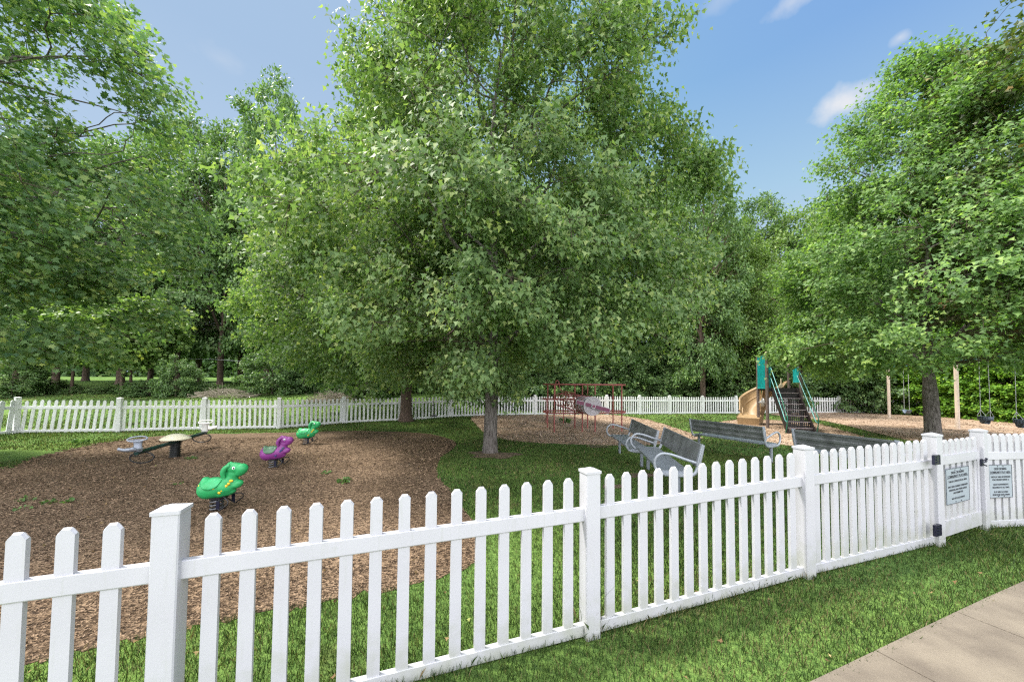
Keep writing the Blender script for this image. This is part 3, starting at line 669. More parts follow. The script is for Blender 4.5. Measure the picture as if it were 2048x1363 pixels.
def sign(corners, p0, n, lines, label):
    tl, tr, br, bl = [plane_hit(x, y, p0, n) for x, y in corners]
    w = ((tr - tl).length + (br - bl).length) / 2; h = ((tl - bl).length + (tr - br).length) / 2
    c = (tl + tr + br + bl) / 4; xd = Vector((-n.y, n.x, 0))
    if xd.x < 0: xd = -xd
    s = thing('notice_sign', label, 'sign', c, math.atan2(xd.y, xd.x), 'notice signs by the gate')
    obj('board', MB().box(-w / 2, w / 2, -.002, .002, -h / 2, h / 2).mesh('board', 'sign'), s)
    mb = MB(); e = .004
    for q in ((-w / 2, w / 2, h / 2 - e, h / 2), (-w / 2, w / 2, -h / 2, -h / 2 + e)): mb.box(q[0], q[1], -.0042, -.002, q[2], q[3])
    for q in ((-w / 2, -w / 2 + e), (w / 2 - e, w / 2)): mb.box(q[0], q[1], -.0042, -.002, -h / 2 + e, h / 2 - e)
    mb.box(-w * .45, w * .45, -.0042, -.002, h * .225, h * .225 + .003)
    mb.build('border', 'ink', s)
    for zz in (h / 2 - .018, -h / 2 + .018):
        for xx in ((-w * .12, w * .12) if len(lines) > 7 else (0,)): 
            MB().tube([(xx, -.002, zz), (xx, -.007, zz)], .005).build('screw', 'ink', s)
    for txt, z, size, sx in lines:
        cu = bpy.data.curves.new('txt', 'FONT'); cu.body = txt; cu.size = size; cu.align_x = 'CENTER'; cu.align_y = 'CENTER'; cu.extrude = .0004
        cu.offset = size * .012
        to = bpy.data.objects.new('txt', cu); COL.objects.link(to)
        bpy.context.view_layer.update()
        me = bpy.data.meshes.new_from_object(to.evaluated_get(bpy.context.evaluated_depsgraph_get()))
        xsz = max(v.co.x for v in me.vertices) - min(v.co.x for v in me.vertices)
        k = w * sx / xsz
        me.transform(Matrix.Translation((0, -.0036, z * h)) @ Matrix.Rotation(PI / 2, 4, 'X') @ Matrix.Diagonal((k, 1, 1, 1)))
        me.materials.clear(); me.materials.append(M['ink']); me.name = 'lettering'
        bpy.data.objects.remove(to)
        obj('lettering', me, s)
n_ = Vector((gd.y, -gd.x, 0))
HS, HB = .036, .027
sign([(1891, 937.6), (1937.3, 931), (1938, 999), (1892.7, 1009)], Vector((GA.x, GA.y, 0)) + n_ * .032, n_,
     [('DEER CROSSING', .375, HS, .56), ('COMMUNITY PLAY AREA', .27, HS, .86), ('THIS IS A PRIVATE PLAY AREA', .13, HB, .80), ('ONLY DEER CROSSING COMMUNITY', -.02, HB, .86),
      ('RESIDENTS AND THEIR GUESTS', -.115, HB, .76), ('ARE PERMITTED', -.205, HB, .42), ('NO PETS ALLOWED', -.36, HB, .56), (' .', -.45, .005, .01)],
     'grey notice board on the gate whose last line reads NO PETS ALLOWED')
fd = Vector((7.6 - 5.52, 4.42 - 4.16)).normalized(); n2 = Vector((fd.y, -fd.x, 0))
sign([(1977.6, 930.3), (2023, 927), (2024, 990.5), (1978, 998)], Vector((5.52, 4.16, 0)) + n2 * .030, n2,
     [('DEER CROSSING', .375, HS, .54), ('COMMUNITY PLAY AREA', .27, HS, .88), ('THIS PLAY AREA IS DESIGNED', .13, HB, .86), ('FOR CHILDREN UNDER 12', .045, HB, .72),
      ('ADULT SUPERVISION IS', -.10, HB, .66), ('REQUIRED AT ALL TIMES', -.19, HB, .72), ('PLAY AREA IS CLOSED', -.325, HB, .60)[:4], ('FROM DUSK UNTIL DAWN', -.41, HB, .74)][:8],
     'grey notice board on the fence right of the gate, ending FROM DUSK UNTIL DAWN')

# ================================================================== FAR FENCE
ff_pix = [(-190, 888, None), (32, 866, None), (237, 863, None), (408, 858.5, None), (557, 856.5, None), (687, 846, None), (803, 840.5, None), (901, 833, None), (987, 830.5, None), (1070, 829, None),
          (1142, 828.5, None), (1213.5, 828, None), (1279, 827.7, None), (1339, 827.3, None), (1405, 826.8, None), (1472, 826.5, None), (1538, 826.2, None), (1606, 826, None), (1678, 825.5, None), (1751, 826, None)]
ffp = [G(x, y) for x, y, _ in ff_pix]
ffp[0] = Vector((-15.6, 7.5, 0)); ffp[0].z = Z(-15.6, 7.5)
ffb = ffp[8].copy()
ff = thing('picket_fence', 'long white picket fence curving round the back of the playground', 'fence', ffb)
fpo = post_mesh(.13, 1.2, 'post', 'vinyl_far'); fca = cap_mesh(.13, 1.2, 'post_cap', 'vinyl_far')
fht = {0: 1.2, 1: 1.22, 2: 1.18, 3: 1.12, 4: 1.08, 5: 1.13, 6: 1.25}
# from the right-hand end a short return runs on behind the hedge
ffp.append(ffp[-1] + Vector((1.5, -1.6, 0))); ffp[-1].z = Z(ffp[-1].x, ffp[-1].y)
for q in range(len(ffp)):
    a = ffp[max(q - 1, 0)]; b = ffp[min(q + 1, len(ffp) - 1)]; rz = math.atan2(b.y - a.y, b.x - a.x)
    p = obj('post', fpo, ff); p.location = ffp[q] - ffb; p.rotation_euler = (0, 0, rz); c = obj('post_cap', fca, p)
for q in range(len(ffp) - 1):
    A, B = ffp[q] - ffb, ffp[q + 1] - ffb; u = B - A; ln = Vector((u.x, u.y, 0)).length; rz = math.atan2(u.y, u.x)
    pmb = MB(); w = ln / 14.5 * .47; d = .022; lean = {1: .10, 0: .10, 2: .03}.get(q, random.uniform(-.006, .006))
    for j in range(14):
        t = (j + .75) / 14.5; c = A.lerp(B, t); T = Matrix.Translation(c) @ Matrix.Rotation(rz, 4, 'Z') @ Matrix.Rotation(lean + random.uniform(-.008, .008), 4, 'Y'); h = 1.10 + random.uniform(-.012, .012)
        if q == 1 and j in (0, 13): h -= .02
        o = [(-w / 2, 0), (w / 2, 0), (w / 2, h - .04), (w * .25, h), (-w * .25, h), (-w / 2, h - .04)]
        pmb.add([(x, -d / 2, z) for x, z in o] + [(x, d / 2, z) for x, z in o], [tuple(range(6)), tuple(range(11, 5, -1))] + [(k, k + 6, (k + 1) % 6 + 6, (k + 1) % 6) for k in range(6)], T=T)
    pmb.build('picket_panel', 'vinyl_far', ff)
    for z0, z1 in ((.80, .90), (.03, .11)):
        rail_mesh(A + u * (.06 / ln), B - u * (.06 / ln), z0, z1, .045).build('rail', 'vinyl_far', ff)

# ================================================================== PLAY EQUIPMENT
def to_local(root, p): return Matrix.LocRotScale(root.location, root.rotation_euler, root.scale).inverted() @ Vector(p)

# ------------------------------------------------------------------ benches
def bench(A, B, side, label):
    """A, B: the two ends on the ground; side: +1 the seat faces left of A->B"""
    A = Vector(A); B = Vector(B); u = Vector((B.x - A.x, B.y - A.y, 0)); Ln = u.length; c = (A + B) / 2
    rz = math.atan2(u.y, u.x) + (0 if side > 0 else PI)
    r = thing('park_bench', label, 'bench', (c.x, c.y, Z(c.x, c.y)), rz, 'grey park benches')
    tilt = (B.z - A.z) / Ln * (1 if side > 0 else -1); h = Ln / 2
    def T(): return Matrix.Rotation(-math.atan(tilt), 4, 'Y')
    t = T()
    # seat: a bent metal plank facing +y
    sp_ = [(-.15, .452), (.245, .452), (.262, .440), (.262, .408), (.245, .404), (.235, .418), (-.15, .425)]
    def ext(prof, x0, x1, name, m, tt=t):
        n = len(prof); mb = MB()
        mb.add([(x0, y, z) for y, z in prof] + [(x1, y, z) for y, z in prof], [tuple(range(n - 1, -1, -1)), tuple(range(n, 2 * n))] + [(k, (k + 1) % n, n + (k + 1) % n, n + k) for k in range(n)], T=tt)
        return mb.build(name, m, r)
    ext(sp_, -h + .05, h - .05, 'seat', 'bench_grey')
    # backrest: flat in front, three raised ribs behind; leaning back
    def bk(s, d): # s up the back, d behind it
        a = math.radians(14); return (-.215 - math.sin(a) * s - math.cos(a) * d, .53 + math.cos(a) * s - math.sin(a) * d)
    prof = [bk(.0, 0), bk(.33, 0), bk(.335, .03), bk(.30, .034), bk(.285, .012), bk(.22, .012), bk(.205, .03), bk(.165, .03), bk(.15, .012), bk(.09, .012), bk(.075, .03), bk(.0, .03)]
    ext(prof, -h + .06, h - .06, 'backrest', 'bench_back')
    for s in (-1, 1):
        mb = MB(); x = s * (h - .03)
        pts_ = [(x, bk(.335, .02)[0], bk(.335, .02)[1]), (x, bk(.15, .03)[0], bk(.15, .03)[1]), (x, -.24, .52), (x, -.20, .43), (x, -.12, .392), (x, .0, .388), (x, .22, .392)]
        mb.tube(bez(pts_, 4), .026, 8, t)
        # flat bracket beside the back panel
        p0, p1 = bk(.34, .0), bk(.02, .0)
        mb.add([(x - .028, p0[0] + .008, p0[1]), (x + .028, p0[0] + .008, p0[1]), (x + .028, p1[0] + .008, p1[1]), (x - .028, p1[0] + .008, p1[1]), (x - .028, p0[0] - .012, p0[1]), (x + .028, p0[0] - .012, p0[1]), (x + .028, p1[0] - .012, p1[1]), (x - .028, p1[0] - .012, p1[1])],
               [(3, 2, 1, 0), (4, 5, 6, 7), (0, 1, 5, 4), (1, 2, 6, 5), (2, 3, 7, 6), (3, 0, 4, 7)], T=t)
        mb.box(x - .03, x + .03, -.14, .235, .40, .423, t)
        mb.build('end_frame', 'bench_light', r)
        arm = bez([(x, .20, .392), (x, .30, .42), (x, .36, .52), (x, .345, .63), (x, .26, .70), (x, .12, .69), (x, -.05, .635), (x, -.245, .575)], 5)
        MB().tube(arm, .021, 8, t).build('armrest', 'bench_light', r)
        lx = s * (h - .05)
        p = t @ Vector((lx, .03, .40))
        MB().tube([p, (p.x, p.y, -.12)], .033, 10).build('leg', 'bench_grey', r)
    return r
def bend(px, py, D): # an end of a bench seen at seat height
    p = P(px, py, D); return Vector((p.x, p.y, p.z - .45))
bench(bend(1240, 861, 9.3), bend(1287, 890, 7.55), -1, 'grey metal bench farther from the gate, ends almost touching another bench, facing the mulch bed')
bench(bend(1298, 898, 7.35), bend(1362, 952, 5.2), -1, 'nearest grey bench, facing left, its near end behind the white pickets')
bench(bend(1393, 864, 9.7), bend(1545, 886, 8.0), 1, 'grey bench seen from behind on the open lawn, in front of the slide')
bench(bend(1604, 889, 7.0), bend(1822, 921, 5.55), 1, 'grey bench seen from behind, mostly hidden by the picket fence near the gate')

# ------------------------------------------------------------------ spring riders
def rider(px, py, rz, sc_, body_m, saddle_m, spot_m, arm_m, label):
    g = G(px, py)
    r = thing('spring_rider', label, 'spring rider', g, rz, 'animal spring riders in the mulch bed'); r.scale = (sc_,) * 3
    mb = MB()
    for c, s in (((-.06, 0, .335), (.185, .125, .135)), ((-.13, 0, .325), (.135, .12, .125)), ((.07, 0, .335), (.15, .115, .115)), ((.13, 0, .385), (.10, .095, .095)), ((.02, 0, .27), (.19, .09, .07)),
                 ((.165, 0, .43), (.075, .075, .10)), ((.19, 0, .50), (.075, .07, .10)), ((.205, 0, .575), (.085, .08, .075)), ((.245, 0, .565), (.08, .078, .072)), ((.29, 0, .53), (.075, .072, .068)), ((.27, 0, .50), (.065, .065, .05)), ((.305, 0, .55), (.075, .075, .07)),
                 ((.235, 0, .36), (.07, .06, .05)), ((.20, 0, .34), (.09, .07, .05)), ((-.16, 0, .42), (.06, .07, .07)), ((-.165, 0, .455), (.025, .065, .03)), ((.12, 0, .50), (.05, .055, .09)), ((.11, 0, .44), (.05, .06, .06))):
        mb.ball(c, s, n=16, m=10)
    # little scales down the back of head and tail
    for q in range(7):
        a = math.radians(100 + q * 17); mb.ball((.19 + math.cos(a) * .10, 0, .545 + math.sin(a) * .11), (.016, .014, .016), n=8, m=5)
    for q in range(8):
        a = math.radians(120 + q * 15); mb.ball((-.10 + math.cos(a) * .17, 0, .33 + math.sin(a) * .145), (.018, .014, .018), n=8, m=5)
    o = mb.build('body', body_m, r)
    md = o.modifiers.new('r', 'REMESH'); md.mode = 'VOXEL'; md.voxel_size = .009; md.use_smooth_shade = True
    ms = o.modifiers.new('s', 'SMOOTH'); ms.factor = .6; ms.iterations = 5
    # saddle: a shell lying just proud of the back, found by casting out from the body axis
    ELL = [((-.06, .335), (.185, .125, .135)), ((-.13, .325), (.135, .12, .125)), ((.07, .335), (.15, .115, .115)), ((.13, .385), (.10, .095, .095)), ((-.16, .42), (.06, .07, .07))]
    def skin(x, a_):
        best = .02
        for (ex, ez), (rx, ry, rz_) in ELL:
            q_ = 1 - ((x - ex) / rx) ** 2
            if q_ <= 0: continue
            sa, ca = math.sin(a_), math.cos(a_); dz = ez - .335
            A_ = (sa / ry) ** 2 + (ca / rz_) ** 2; B_q = -2 * ca * dz / rz_ ** 2; C_ = (dz / rz_) ** 2 - q_
            ds = B_q * B_q - 4 * A_ * C_
            if ds > 0: best = max(best, (-B_q + math.sqrt(ds)) / (2 * A_))
        return best
    V_, F_ = [], []; nu, nv = 22, 20
    for iu in range(nu + 1):
        for iv in range(nv + 1):
            u = iu / nu * 2 - 1; w = iv / nv * 2 - 1
            x = -.045 + u * .135; reach = 1.45 * max(0, 1 - abs(u) ** 2.6) ** .5 + .05; a_ = w * reach
            rr_ = skin(x, a_) + .007
            V_.append((x, math.sin(a_) * rr_, .335 + math.cos(a_) * rr_))
    for iu in range(nu):
        for iv in range(nv):
            k = iu * (nv + 1) + iv; F_.append((k, k + 1, k + nv + 2, k + nv + 1))
    so = MB().add(V_, F_, True).build('saddle', saddle_m, r)
    sdm = so.modifiers.new('t', 'SOLIDIFY'); sdm.thickness = .008; sdm.offset = 0
    for s in (-1, 1):
        # ear flap curving from crown down the neck
        MB().tube(bez([(.20, s * .062, .62), (.145, s * .075, .595), (.11, s * .078, .53), (.115, s * .074, .47)], 5), [.02 + .012 * math.sin(PI * k / 15) for k in range(16)], 8).build('ear', body_m, r)
        MB().ball((.243, s * .070, .578), (.020, .010, .022)).build('eye', 'eye_white', r)
        MB().ball((.250, s * .079, .578), (.009, .005, .012), n=8, m=6).build('pupil', 'black', r)
        ar = MB()
        for k in range(5): ar.ball((.06 + k * .028, s * (.098 - k * .004), .285 + k * .024), (.020, .016, .020), n=10, m=6)
        ar.build('leg_spots', arm_m, r)
        MB().ball((.20, s * .072, .415), (.028, .012, .018), n=10, m=6).build('chest_spot', arm_m if body_m == 'purple_plastic' else spot_m, r)
        if spot_m == 'yellow':
            for x, z, q in ((-.205, .40, .014), (-.235, .355, .012), (.0, .355, .017), (-.16, .43, .011)):
                yy = .125 * math.sqrt(max(.02, 1 - ((x + .06) / .19) ** 2 - ((z - .335) / .14) ** 2)) if abs(x + .06) < .18 else .05
                MB().ball((x, s * (yy + .0), z), (q, .010, q), n=8, m=6).build('spot', spot_m, r)
        # footrest loop and its strap
        MB().tube([(.03, s * .05, .20), (.075, s * .15, .10), (.105, s * .16, .075), (.20, s * .16, .15), (.205, s * .155, .19), (.18, s * .15, .215), (.07, s * .05, .235)], .0085, 6).build('footrest', 'black', r)
        MB().box(.06, .10, s * .152 - .006, s * .152 + .006, .09, .20, Matrix.Rotation(0, 4, 'Y')).build('foot_strap', 'darkblue', r)
    tl = Matrix.Translation((0, 0, .26)) @ Matrix.Rotation(math.radians(-7), 4, 'Y') @ Matrix.Translation((0, 0, -.26))
    for ch_ in r.children:
        if ch_.name.split('.')[0] in ('body', 'saddle', 'ear', 'eye', 'pupil', 'leg_spots', 'chest_spot', 'spot'): ch_.matrix_basis = tl
    MB().tube([(0.02, 0, .20), (.10, 0, .235)], .028, 10).tube([(-.03, 0, .215), (-.03, 0, .19)], .085, 18).build('mounting_plate', 'black', r)
    coil = [(-.03 + math.cos(k * PI / 9) * .068, math.sin(k * PI / 9) * .068, -.02 + k * .215 / 80) for k in range(81)]
    MB().tube(coil, .0145, 7).build('spring', 'spring', r)
    return r
rider(438, 1024, .12, 1.0, 'green_plastic', 'green_saddle', 'yellow', 'yellow', 'green animal spring rider nearest the fence, with yellow spots and a worn saddle')
rider(549, 938, .15, 1.0, 'purple', 'purple_saddle', 'teal_dark', 'navy', 'purple animal spring rider with grey-green saddle, between the two green ones')
rider(614, 890, .17, 1.0, 'green_plastic', 'green_saddle', 'yellow', 'yellow', 'green animal spring rider farthest from the fence, beyond the purple one')

# ------------------------------------------------------------------ spring seesaw
g = G(350, 916)
sl, sr = P(262, 899, 6.95), P(412, 857, 9.35)
d = Vector((sr.x - sl.x, sr.y - sl.y, 0)); rz = math.atan2(d.y, d.x)
ss = thing('spring_seesaw', 'two-seat seesaw on a black spring column with cream domed centre', 'seesaw', g, rz)
LL = d.length / 2; zl, zr = sl.z - g.z, sr.z - g.z
print('seesaw', LL, zl, zr, g, sl, sr)
zc = (zl + zr) / 2 - .06
def bz(x): return zc + (zr - zl) / 2 * (x / LL) - .02
MB().tube([(-LL + .08, 0, bz(-LL + .08)), (LL - .08, 0, bz(LL - .08))], .042, 12).build('beam', 'seesaw_beam', ss)
mb = MB().tube([(0, 0, -.03), (0, 0, bz(0) - .02)], .085, 20)
for k in range(7): mb.lathe([(.085, .0), (.108, .012), (.108, .02), (.085, .032)], 20, (0, 0, .03 + k * .052))
mb.build('spring', 'rubber', ss)
mb = MB()
mb.lathe([(.001, .115), (.07, .108), (.14, .088), (.21, .052), (.26, .014), (.275, -.002), (.275, -.02), (.25, -.024), (.001, -.024)], 32, (0, 0, bz(0) + .07), T=Matrix.Rotation(0, 4, 'Y'))
mb.build('dome', 'cream', ss)
for s in (-1, 1):
    mseat = 'seat_grey' if s < 0 else 'seat_white'
    x = s * (LL - .12); z = bz(x) + .035
    mb = MB().lathe([(.001, -.03), (.05, -.025), (.07, .0), (.062, .05), (.055, .12), (.065, .18), (.075, .20)], 16, (x, 0, z + .01), sx=.8, sy=1.15)
    mb.build('handle_column', mseat, ss)
    # grip ring standing on the column
    ring_ = [(x + .02 * s + math.cos(a) * .08, math.sin(a) * .155, z + .245 + .04 * math.cos(a)) for a in np.linspace(0, 2 * PI, 28, endpoint=False)]
    MB().tube(ring_, .014, 8, closed=True).tube([(x, -.15, z + .225), (x, .15, z + .225)], .01, 6).build('handle_ring', mseat, ss)
    # seat pan outboard
    so = []; sf = []
    nu, nv = 10, 10
    for iu in range(nu + 1):
        for iv in range(nv + 1):
            u = iu / nu; w = iv / nv * 2 - 1
            so.append((x + s * (.05 + u * .26), w * (.12 + .03 * u - .07 * max(0, u - .8) * 5 * .5), z + .035 + .028 * w * w + .05 * max(0, u - .65) ** 1.5 / .2))
    for iu in range(nu):
        for iv in range(nv): k = iu * (nv + 1) + iv; sf.append((k, k + 1, k + nv + 2, k + nv + 1))
    q = MB().add(so, sf, True).build('seat', mseat, ss); m_ = q.modifiers.new('t', 'SOLIDIFY'); m_.thickness = .035; m_.offset = 0
    for s2 in (1,):
        o_ = [(x - s * .12, math.cos(a) * .20, z - .15 + math.sin(a) * .11) for a in np.linspace(0, 2 * PI, 24, endpoint=False)]
        MB().tube(o_, .013, 8, closed=True).tube([(x - s * .12, -.19, z - .115), (x - s * .12, .19, z - .115)], .008, 6).build('foot_loop', 'black', ss)

# ------------------------------------------------------------------ pipe biplane climber
def WP(px, py, D): return P(px, py, D)
bpl = thing('biplane_climber', 'faded red pipe climbing frame shaped like a biplane with a maroon propeller', 'climbing frame', G(1168, 860))
o0 = bpl.location
near = [(1108.6, 13.0), (1164.7, 13.15), (1190.2, 13.2), (1243.5, 13.4)]; farp = [(1095.4, 14.2), (1149.7, 14.2), (1175.2, 14.25), (1226, 14.4)]
def atz(px, D, z):
    p = P(px, 800, D); return Vector((p.x, p.y, z))
ZT, ZL = 1.80, .74
def B_(name, mb, m='red', par=None):
    o = mb.build(name, m, par or bpl)
    if par is None: o.matrix_parent_inverse = Matrix.Translation(o0).inverted()
    return o
for k, (px, D) in enumerate(near + farp):
    lo = -.1; top = ZT
    a = atz(px, D, Z(*atz(px, D, 0).xy) + lo)
    inner = k in (1, 2, 5, 6)
    B_('leg', MB().tube([a, atz(px, D, ZL)], .026, 8))
    if inner: B_('strut', MB().tube([atz(px, D, 1.42), atz(px, D, ZT)], .026, 8))
    else: B_('strut', MB().tube([atz(px, D, ZL), atz(px, D, ZT)], .026, 8))
for nm, z in (('upper_wing', ZT), ('lower_wing', ZL)):
    lp = [atz(1087, 13.55, z), atz(1092, 13.15, z), atz(1108.6, 13.0, z), atz(1150, 13.1, z), atz(1200, 13.22, z), atz(1243.5, 13.4, z), atz(1250, 13.6, z), atz(1250, 14.0, z), atz(1238, 14.4, z), atz(1175, 14.25, z), atz(1100, 14.2, z), atz(1088, 14.0, z)]
    mb = MB().tube(lp, .03, 8, closed=True)
    for t in (.12, .36, .5, .66, .9):
        a = atz(1108.6, 13.0, z).lerp(atz(1243.5, 13.4, z), t); b = atz(1098, 14.2, z).lerp(atz(1230, 14.4, z), t)
        if nm == 'upper_wing': mb.tube([a, b], .017, 6)
    B_(nm, mb)
# fuselage: hoops from the nose disc back to the tail
nose = P(1184.5, 811.5, 12.7); tail = P(1122, 799, 16.0); ax = (tail - nose); L_ = ax.length; axn = ax.normalized()
FX = frame(nose, axn)
def hoop(t, r): return [FX @ Vector((t * L_, math.cos(a) * r, math.sin(a) * r)) for a in np.linspace(0, 2 * PI, 26, endpoint=False)]
for k, t in enumerate((.0, .09, .18, .27, .36, .52, .64, .76, .88, 1.0)):
    B_('hoop', MB().tube(hoop(t, .33 if t < .4 else .33 - .03 * (t - .4) / .6), .017, 6, closed=True))
for a in (PI / 2, -PI / 2, .15, PI - .15, PI * .8, -PI * .75):
    B_('spine_rail', MB().tube([FX @ Vector((0.03, math.cos(a) * .345, math.sin(a) * .345)), FX @ Vector((L_ * 1.02, math.cos(a) * .315, math.sin(a) * .315))], .018, 6))
# pale boards of the engine cowling
mb = MB(); nn = 26
for side in (1,):
    vs = []; 
    for t in (.01, .26):
        for k in range(nn + 1):
            a = math.radians(-40 - 200 * k / nn) + PI; vs.append(FX @ Vector((t * L_, math.cos(a) * .315, math.sin(a) * .315)))
    mb.add(vs, [(k, k + 1, nn + 2 + k, nn + 1 + k) for k in range(nn)], True)
cw = B_('cowling', mb, 'disc_grey'); q = cw.modifiers.new('t', 'SOLIDIFY'); q.thickness = .012
mb = MB(); T = FX @ Matrix.Rotation(-PI / 2, 4, 'Y')
mb.tube([FX @ Vector((-.045, 0, 0)), FX @ Vector((-.015, 0, 0))], .345, 40)
disc = B_('nose_disc', mb, 'disc_grey')
mb = MB()
for r_ in (.10, .15, .20, .25, .30):
    mb.tube([FX @ Vector((-.047, math.cos(a) * r_, math.sin(a) * r_)) for a in np.linspace(0, 2 * PI, 32, endpoint=False)], .0045, 5, closed=True)
B_('disc_grooves', mb, 'pole_brown')
def prop_plate(w, l0, l1, x, name, m):
    dr = (P(1219, 822, 12.5) - P(1151.5, 804, 12.5)).normalized()
    T = frame(FX @ Vector((x, 0, 0)), dr, up=(0, 0, 1)); mb = MB()
    e = w * .3
    for a, b in ((l0, l1), (-l1, -l0)):
        mb.add([(a, -.008, -w), (b - e * (a > 0), -.008, -w), (b, -.008, 0), (b - e * (a > 0), -.008, w), (a, -.008, w), (a, .008, -w), (b - e * (a > 0), .008, -w), (b, .008, 0), (b - e * (a > 0), .008, w), (a, .008, w)],
               [(0, 1, 2, 3, 4), (9, 8, 7, 6, 5)] + [(k, k + 5, (k + 1) % 5 + 5, (k + 1) % 5) for k in range(5)], T=T)
    return B_(name, mb, m)
prop_plate(.080, .05, .63, -.075, 'propeller_rim', 'disc_grey'); prop_plate(.062, .09, .61, -.095, 'propeller', 'maroon')
B_('propeller_hub', MB().tube([FX @ Vector((-.125, 0, 0)), FX @ Vector((-.06, 0, 0))], .085, 20), 'disc_grey')
B_('hub_cap', MB().tube([FX @ Vector((-.14, 0, 0)), FX @ Vector((-.124, 0, 0))], .055, 16), 'maroon')
# tail fin hook, tailplane and tail legs
B_('tail_fin', MB().tube(bez([P(1148, 785.5, 15.3), P(1124, 781.5, 15.9), P(1119.5, 776, 16.0), P(1117.5, 764, 16.0), P(1114, 760.5, 16.0), P(1111.5, 764, 16.0), P(1110.5, 780, 16.0), P(1110.5, 798, 16.0)], 4), .022, 8))
B_('tailplane', MB().tube([P(1083, 796.5, 15.6), P(1150, 797, 15.6), P(1148, 799, 16.2), P(1090, 798.5, 16.2)], .02, 8, closed=True))
for px in (1092.5, 1127): 
    a = P(px, 797, 15.9); B_('leg', MB().tube([(a.x, a.y, Z(a.x, a.y) - .1), a], .02, 8))
for py, t in ((855, .08),): pass

# ------------------------------------------------------------------ slide tower
p1, p2, p3, p4 = Vector((11.13, 15.8)), Vector((10.73, 14.7)), Vector((11.83, 14.3)), Vector((12.23, 15.4))
p1 = P(1517, 849, 15.8).xy; p2 = P(1535.5, 858, 14.7).xy; e12 = (p1 - p2); perp = Vector((e12.y, -e12.x)); p3 = p2 + perp; p4 = p1 + perp
tw = thing('slide_tower', 'playground tower with teal panels, tan curved slide and dark steps', 'slide', (p2.x, p2.y, 0), math.atan2(perp.y, perp.x))
S = perp.length; gz = Z(p2.x, p2.y)
tw.location.z = gz; DK = 1.72 - gz
# local frame: p2 at origin, p3 at +x, p1 at +y
mb_p = [((0, 0), 3.2), ((0, S), 3.15), ((S, 0), 2.75), ((S, S), 2.75)]
for (x, y), h in mb_p:
    p = MB().tube([(x, y, -.25), (x, y, h)], .06, 12).build('post', 'pole_brown', tw)
    MB().ball((x, y, h), (.062, .062, .045), n=12, m=6).build('post_cap', 'stone_tan', p)
MB().box(.05, S - .05, .05, S - .05, DK - .10, DK - .02).box(.03, S - .03, -.02, .03, DK - .13, DK + .02).build('deck', 'step', tw)
mb = MB().box(-.025, .025, .07, S - .07, DK + .02, DK + 1.38)
for k in range(9): mb.box(-.045, .045, .10 + k * (S - .2) / 8.4, .13 + k * (S - .2) / 8.4, DK + .04, DK + 1.36)
mb.box(-.04, .04, .065, S - .065, DK - .02, DK + .018).box(-.04, .04, .065, S - .065, DK + 1.38, DK + 1.42)
mb.build('side_panel', 'teal', tw)
mb = MB().box(.07, S * .42, S - .02, S + .02, DK + .02, DK + .95)
for k in range(5): mb.box(.10 + k * .09, .125 + k * .09, S - .035, S + .035, DK + .04, DK + .93)
mb.build('back_panel', 'teal', tw)
MB().box(S - .02, S + .02, .07, S * .6, DK + .25, DK + .85).build('side_panel', 'teal', tw)
# slide hood humps
for x in (S * .30, S * .78):
    MB().lathe([(.12, 0), (.115, .06), (.085, .14), (.045, .20), (.03, .24), (.028, .42), (.001, .45)] if x > S * .5 else [(.14, 0), (.13, .07), (.08, .16), (.001, .21)], 14, (x, S + .10, DK), sy=.6).build('slide_hood', 'stone_tan', tw)
# slide chute: a swept trough turning left on the way down, ribbed below
def chute():
    ctr = []; N = 30
    cxr, cyr, R_ = S * .58 - .46, S + .25, .46
    path_ = [(S * .58, S, DK - .02), (S * .58, S + .25, DK - .04)]
    for k in range(1, N + 1):
        a = k / N * math.radians(165); f_ = k / N
        zz = (DK - .04) - (DK - .42) * (f_ ** 1.05)
        path_.append((cxr + R_ * math.cos(a), cyr + R_ * math.sin(a), zz))
    return path_
pc = bez(chute(), 2); V_ = []; F_ = []; K = 16
for i_, p in enumerate(pc):
    d = (pc[min(i_ + 1, len(pc) - 1)] - pc[max(i_ - 1, 0)]); dh = Vector((d.x, d.y, 0)).normalized(); sdv = Vector((dh.y, -dh.x, 0)); up = Vector((0, 0, 1))
    for k in range(K + 1):
        w = k / K * 2 - 1; rise = .34 * abs(w) ** 2.6 + (.42 * max(0, w) ** 2 if 30 < i_ < len(pc) - 3 else 0)   # w>0: outer wall, higher
        V_.append(p + sdv * (w * .40) + up * rise)
for i_ in range(len(pc) - 1):
    for k in range(K): q = i_ * (K + 1) + k; F_.append((q, q + 1, q + K + 2, q + K + 1))
ch = MB().add(V_, F_, True).build('slide_chute', 'tan', tw); q = ch.modifiers.new('t', 'SOLIDIFY'); q.thickness = .045; q.offset = -1
for w in (-.72, -.36, 0, .36, .72, .98):
    line = []
    for i_, p in enumerate(pc):
        d = (pc[min(i_ + 1, len(pc) - 1)] - pc[max(i_ - 1, 0)]); dh = Vector((d.x, d.y, 0)).normalized(); sdv = Vector((dh.y, -dh.x, 0))
        rise = .34 * abs(w) ** 2.6 + (.42 * max(0, w) ** 2 if 30 < i_ < len(pc) - 3 else 0)
        line.append(p + sdv * (w * .40) + Vector((0, 0, rise - .05)))
    MB().tube(line, .035, 6).build('slide_rib', 'tan', tw)
